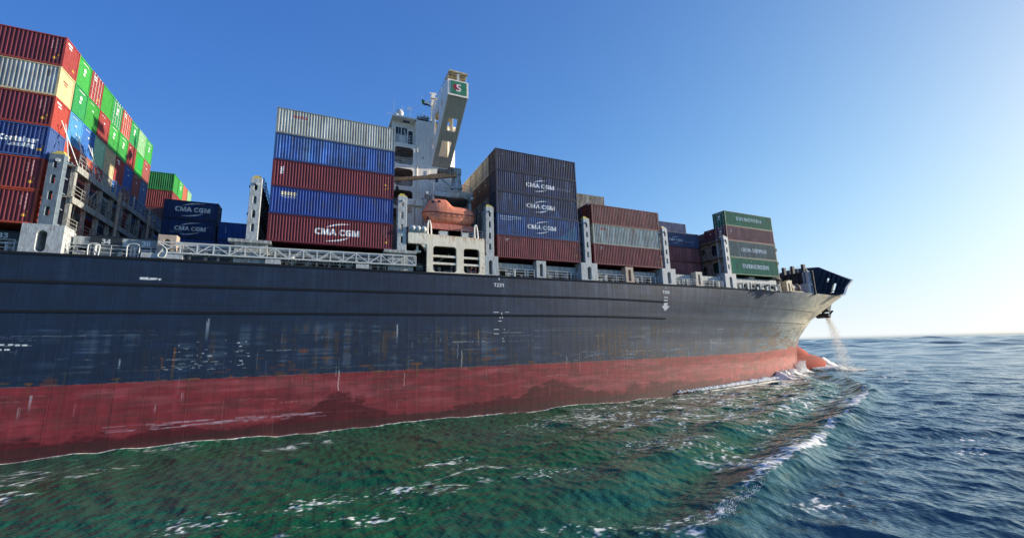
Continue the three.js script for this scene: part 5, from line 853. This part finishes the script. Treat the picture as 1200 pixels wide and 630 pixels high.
function foamAt(x, z) {
  const c = churn(x, z), wx = x + 2.2 * (noise(x * 0.3 + 3, z * 0.3) - 0.5) + 0.8 * (noise(x * 0.9, z * 0.9 + 5) - 0.5), wz = z + 2.2 * (noise(x * 0.3 + 40, z * 0.3 + 9) - 0.5) + 0.8 * (noise(x * 0.9 + 50, z * 0.9) - 0.5);
  const n1 = fbm(wx * 0.16, wz * 0.36, 2), r = 1 - Math.abs(2 * fbm(wx * 0.5 + 70, wz * 1.5 + 20, 4) - 1) * 3.2, r2 = 1 - Math.abs(2 * fbm(wx * 1.3 + 30, wz * 2.4 + 60, 3) - 1) * 3, fine = fbm(x * 3.2, z * 5, 2);
  const patch = smooth(0.3, 0.75, n1 + c.zone * 0.9 - 0.12), lace = Math.max(0, r) * 0.62 + Math.max(0, r2) * 0.4 + 0.25 * (fine - 0.5);
  let f = smooth(0.42, 0.8, lace * patch * (0.35 + 1.5 * c.zone)) + smooth(0.36, 0.62, c.brk * (0.25 + 0.75 * Math.max(0, r2) + 0.9 * fine));
  const fw = smooth(45, 70, x); f = Math.max(f, smooth(0.42, 0.8, c.edge * (lerp(0.5, 0.05 + 0.6 * Math.pow(noise(x * 0.55, 3), 2), fw) + lerp(1.0, 1.35, fw) * fbm(x * lerp(0.8, 1.1, fw), z * lerp(2, 1.1, fw), 4))));
  const cap = smooth(0.63, 0.74, fbm(x * 0.11 + 5, z * 0.15 + 2, 3)) * smooth(0.5, 0.75, fbm(wx * 0.9 + 9, wz * 2, 3));   // scattered scraps of foam
  f = Math.max(f, cap * smooth(0.3, 0.6, fine) * 0.9);
  let spot = 0; for (const [px, pz] of FLECKS) { const ux = (x - px) / 3.4, uz = (z - pz) / 1.5, q = ux * ux + uz * uz; if (q < 6) spot = Math.max(spot, Math.exp(-q)); }
  if (spot > 0.05) f = Math.max(f, smooth(0.62, 0.78, 0.62 * fbm(x * 4.5, z * 7, 2) + 0.3 * spot * (0.5 + noise(x * 1.1, z * 2.2))));   // patches of fine bubbles
  return clamp(f, 0, 1);
}
const FX0 = -34, FX1 = 134, FZ0 = -26, FZ1 = 46;
{
  const W = 2048, H = 1024, d = new Uint8Array(W * H * 4), q = new Uint8Array(W * H * 4);
  const enc = (v) => 255 * (v <= 0.0031308 ? v * 12.92 : 1.055 * Math.pow(v, 1 / 2.4) - 0.055);
  for (let j = 0; j < H; j++) for (let i = 0; i < W; i++) {
    const x = FX0 + (FX1 - FX0) * (i + 0.5) / W, z = FZ0 + (FZ1 - FZ0) * (j + 0.5) / H, k = (j * W + i) * 4;
    const rim = smooth(0, 0.01, i / W) * smooth(0, 0.05, 1 - i / W) * smooth(0, 0.05, j / H) * smooth(0, 0.01, 1 - j / H);
    const inside = z < wlZ(x) - 1 && x < 108, f = inside ? 0 : foamAt(x, z) * rim;
    const cd = crestZ(x) - z, near = smooth(-4, 3, cd) * Math.max(rim, x < 0 || z > 30 ? 1 : 0);             // milky green where the hull's passage has stirred air into the water
    const air = near * (0.8 + 0.2 * smooth(0.35, 0.7, fbm(x * 0.13, z * 0.2 + 3, 3))), milk = near * 0.3 * smooth(0.52, 0.8, fbm(x * 0.22 + 20, z * 0.5, 3));
    const base = [lerp(0.046, 0.007, air) + milk * 0.012, lerp(0.098, 0.094, air) + milk * 0.05, lerp(0.122, 0.044, air) + milk * 0.035];
    const foam = [0.84, 0.82, 0.76];
    for (let c = 0; c < 3; c++) d[k + c] = enc(lerp(base[c], foam[c], f));
    const ro = 0.07 + 0.75 * smooth(0.1, 0.6, f); q[k] = q[k + 1] = q[k + 2] = 255 * ro; d[k + 3] = q[k + 3] = 255;
  }
  const mk = (a, srgb) => { const t = new THREE.DataTexture(a, W, H); if (srgb) t.colorSpace = THREE.SRGBColorSpace; t.magFilter = THREE.LinearFilter; t.wrapS = t.wrapT = THREE.ClampToEdgeWrapping; t.needsUpdate = true; return t; };
  // ripples, a seamless tile 16 m across
  const N = 1024, TILE = 16, hgt = new Float32Array(N * N), b = new Float32Array(N * N * 4), comp = [];
  const SN = 4096, sn = new Float32Array(SN); for (let i = 0; i < SN; i++) sn[i] = Math.sin(i / SN * 6.2832);
  for (let i = 0; i < 44; i++) { const lam = 0.16 * Math.pow(10, i / 43), a = Math.atan2(0.62, -0.78) + (rnd() + rnd() - 1) * 2.3; comp.push([Math.round(Math.cos(a) * TILE / lam), Math.round(Math.sin(a) * TILE / lam), Math.floor(rnd() * SN), lam]); }
  for (const [m, n, ph, lam] of comp) for (let j = 0; j < N; j++) { let t = n * j * 4 + ph; for (let i = 0; i < N; i++) { hgt[j * N + i] += lam * sn[t & 4095]; t += m * 4; } }
  let mx = 0; for (const v of hgt) mx = Math.max(mx, Math.abs(v));
  for (let i = 0; i < N * N; i++) { b[i * 4] = b[i * 4 + 1] = b[i * 4 + 2] = 0.5 + 0.5 * hgt[i] / mx; b[i * 4 + 3] = 1; }
  const bt = new THREE.DataTexture(b, N, N, THREE.RGBAFormat, THREE.FloatType); bt.wrapS = bt.wrapT = THREE.RepeatWrapping; bt.magFilter = THREE.LinearFilter; bt.repeat.set((FX1 - FX0) / TILE, (FZ1 - FZ0) / TILE); bt.needsUpdate = true;
  const water = new THREE.MeshPhysicalMaterial({ map: mk(d, true), roughnessMap: mk(q, false), roughness: 1, metalness: 0, ior: 1.333, bumpMap: bt, bumpScale: 0.16 });

  const axis = (c0, c1, s0, growA, endA, growB1, midB, growB2, endB) => {   // spacing fine between c0 and c1, widening outwards
    const a = []; for (let v = c0; v < c1; v += s0) a.push(v);
    let v = c1, s = s0; while (v < endB) { a.push(v); s += (v < midB ? growB1 : growB2) * s; v += s; }
    const l = []; v = c0 - s0; s = s0; while (v > -endA) { l.push(v); s += growA * s; v -= s; }
    return [...l.reverse(), ...a];
  };
  const xs = axis(-26, 45, 0.21, 0.07, 9000, 0.006, 140, 0.012, 6500), zsN = axis(-42, 0, 0.19, 0.07, 6000, 0.011, 60, 0.012, 6500);
  const zs = zsN.map((v) => -v).reverse();                              // fine from z = 0 to 42, widening slowly towards -z
  const nx = xs.length, nz = zs.length, P = new Float32Array(nx * nz * 3), U = new Float32Array(nx * nz * 2);
  const sp = (A, i) => (A[Math.min(A.length - 1, i + 1)] - A[Math.max(0, i - 1)]) / (Math.min(A.length - 1, i + 1) - Math.max(0, i - 1));
  const sx = xs.map((_, i) => sp(xs, i)), sz = zs.map((_, i) => sp(zs, i));
  for (let j = 0; j < nz; j++) for (let i = 0; i < nx; i++) {
    const x = xs[i], z = zs[j], s = Math.max(sx[i], sz[j]), k = j * nx + i; let h = 0, ox = 0, oz = 0;
    if (s < 120 && !(z < -3 && x < 84 + z * 0.2)) {                      // the water hidden by the ship stays flat
      for (const w of waves) {
        const q = w.lam / s; if (q < 2.6) continue; if (w.lam > 16 && q > 13) break;
        const t = w.kx * x + w.kz * z + w.ph, idx = ((Math.floor(t * 651.9) % SN) + SN) % SN, f = w.amp * (q > 5 ? 1 : (q - 2.6) / 2.4);
        h += f * sn[idx]; const c = sn[(idx + 1024) % SN] * f * 0.9; ox += c * w.dx; oz += c * w.dz;
      }
      if (x > -40 && x < 130 && z > -40 && z < 60) {
        const d = z - wlZ(x), calm = 1 - 0.5 * smooth(-3, 5, crestZ(x) - z) * (1 - smooth(30, 75, x));
        h = h * calm + bowWave(x, z); ox *= calm; oz *= calm;
        if (x > 100) h += 1.3 * Math.exp(-Math.pow((x - 119.6) / 1.9, 2) - Math.pow((z - ZC) / 2.8, 2)) * (0.8 + 0.4 * noise(x * 1.3, z * 1.3));
        if (d > -2.5 && x < 126) h += (0.5 * (fbm(x * 0.13, 2, 2) - 0.4) + smooth(48, 95, x) * (0.1 + 2.0 * Math.pow(noise(x * 0.55, 3), 2) * (0.4 + 1.2 * fbm(x * 1.3, z * 1.1 + 8, 3)))) * Math.exp(-Math.pow(Math.max(0, d) / (0.8 + 1.8 * smooth(50, 100, x) * (0.5 + noise(x * 0.8, 15))), 2));
        h += 0.16 * smooth(30, 70, x) * smooth(0, 8, crestZ(x) - z) * (fbm(x * 0.9, z * 1.1, 3) - 0.5) * 2;
      }
    }
    if (s > 1.2) { const f = clamp(Math.hypot(x, z - 47) * 0.0014 / (0.12 * s), 0.15, 1); h *= f; ox *= f; oz *= f; }
    P[k * 3] = x + ox; P[k * 3 + 1] = h; P[k * 3 + 2] = z + oz;
    U[k * 2] = (x - FX0) / (FX1 - FX0); U[k * 2 + 1] = (z - FZ0) / (FZ1 - FZ0);
  }
  const I = new Uint32Array((nx - 1) * (nz - 1) * 6); let n = 0;
  for (let j = 0; j < nz - 1; j++) for (let i = 0; i < nx - 1; i++) {
    if (zs[j] > -38 && zs[j + 1] < -4 && xs[i] > -72 && xs[i + 1] < 84 && wlZ(xs[i + 1]) - 4 > zs[j + 1] && 2 * ZC - wlZ(xs[i + 1]) + 4 < zs[j]) continue;   // inside the hull
    const a = j * nx + i; I[n++] = a; I[n++] = a + nx; I[n++] = a + nx + 1; I[n++] = a; I[n++] = a + nx + 1; I[n++] = a + 1; }
  const g = new THREE.BufferGeometry(); g.setAttribute('position', new THREE.BufferAttribute(P, 3)); g.setAttribute('uv', new THREE.BufferAttribute(U, 2)); g.setIndex(new THREE.BufferAttribute(I.slice(0, n), 1)); g.computeVertexNormals();
  tag(mesh('sea', g, water), 'choppy green and blue sea water with white foam streaks', 'sea', null, 'structure');
}
// spray and broken water: small drops and clots, too many to count
function drops(name, label, cat, list, mat, seg = 0) {
  const m = new THREE.InstancedMesh(new THREE.IcosahedronGeometry(1, seg), mat, list.length), M4 = new THREE.Matrix4(), q = new THREE.Quaternion(), e = new THREE.Euler();
  list.forEach(([x, y, z, r, sy = 1, sx = 1], i) => { e.set(rnd() * 6, rnd() * 6, rnd() * 6); if (sy !== 1 || sx !== 1) e.set(0, 0, rr(-0.5, 0.2)); q.setFromEuler(e); M4.compose(new THREE.Vector3(x, y, z), q, new THREE.Vector3(r * sx, r * sy, r)); m.setMatrixAt(i, M4); });
  m.name = numbered(name); shadows(m); scene.add(m); return tag(m, label, cat, null, 'stuff');
}
const foamMat = plain('#f6f7f5', 0.9);
{
  const L = [];
  for (let n = 0; n < 14000; n++) {                                      // along the forward waterline
    const x = 48 + 64 * Math.pow(rnd(), 0.6), burst = noise(x * 0.55, 3) * smooth(50, 98, x), up = Math.pow(rnd(), 2.6) * (0.3 + 2.2 * burst * burst + 2.2 * Math.exp(-Math.pow((x - 101) / 2.2, 2)));
    if (rnd() > 0.3 + 1.3 * burst) continue;
    const z = hullZ(x, 0.3) + 0.05 + rnd() * (0.3 + 1.2 * smooth(60, 100, x)) + up * 0.3; L.push([x + up * 0.4 * rr(-1, 0.3), 0.3 + up, z, rr(0.03, 0.16) * (1 - 0.4 * up / 3)]);
  }
  for (let n = 0; n < 3200; n++) { const a = rr(-0.4, 3.6), x = 110 + 10.5 * Math.cos(a * 0.5) * rr(0.85, 1.1), z = ZC + 4 * Math.sin(a * 0.9 - 0.2) + rr(-0.8, 1.6); L.push([x, rr(0.1, 0.8), z, rr(0.05, 0.2)]); }
  for (let n = 0; n < 4000; n++) { const x = lerp(14, 60, Math.pow(rnd(), 1.3)), k = noise(x * 0.42, 31); if (rnd() > k * k * 2.2) continue; const d = Math.pow(rnd(), 1.5) * 1.1; L.push([x + rr(-0.3, 0.3), 0.42 - d * 0.35 + 0.3 * noise(x * 0.35, 3) + rnd() * 0.15, crestZ(x) + 0.1 - d + 2.4 * (fbm(x * 0.22, 7.7, 3) - 0.5), rr(0.007, 0.022)]); }
  drops('bow_spray', 'white spray and foam thrown up along the bow and its breaking wave', 'spray', L, foamMat);
  const J = [];
  for (let n = 0; n < 8000; n++) { const t = rnd(), s = 0.28 + 1.0 * t; const g = () => rnd() + rnd() + rnd() - 1.5; J.push([112.3 + 4.6 * t + g() * s * 1.6, 12.9 - 12.7 * t * (0.45 + 0.55 * t) + rr(-0.3, 0.3), ZC + 6.6 + g() * s * 1.3, rr(0.011, 0.026) * (0.9 + 0.35 * t), 2.5]); }
  for (let n = 0; n < 900; n++) { const a = rnd() * 6.283, r = Math.sqrt(rnd()); J.push([118.3 + 4.2 * r * Math.cos(a), 0.15 + rnd() * rnd() * 0.7 * (1 - r), ZC + 8 + 2 * r * Math.sin(a), rr(0.03, 0.09)]); }
  drops('anchor_wash_water', 'thin stream of wash water falling from the anchor pocket into the sea', 'water stream', J, new THREE.MeshPhysicalMaterial({ color: new THREE.Color('#fbfaf6'), roughness: 0.9, transmission: 0.5, thickness: 0 }));
}
renderer.render(scene, camera);
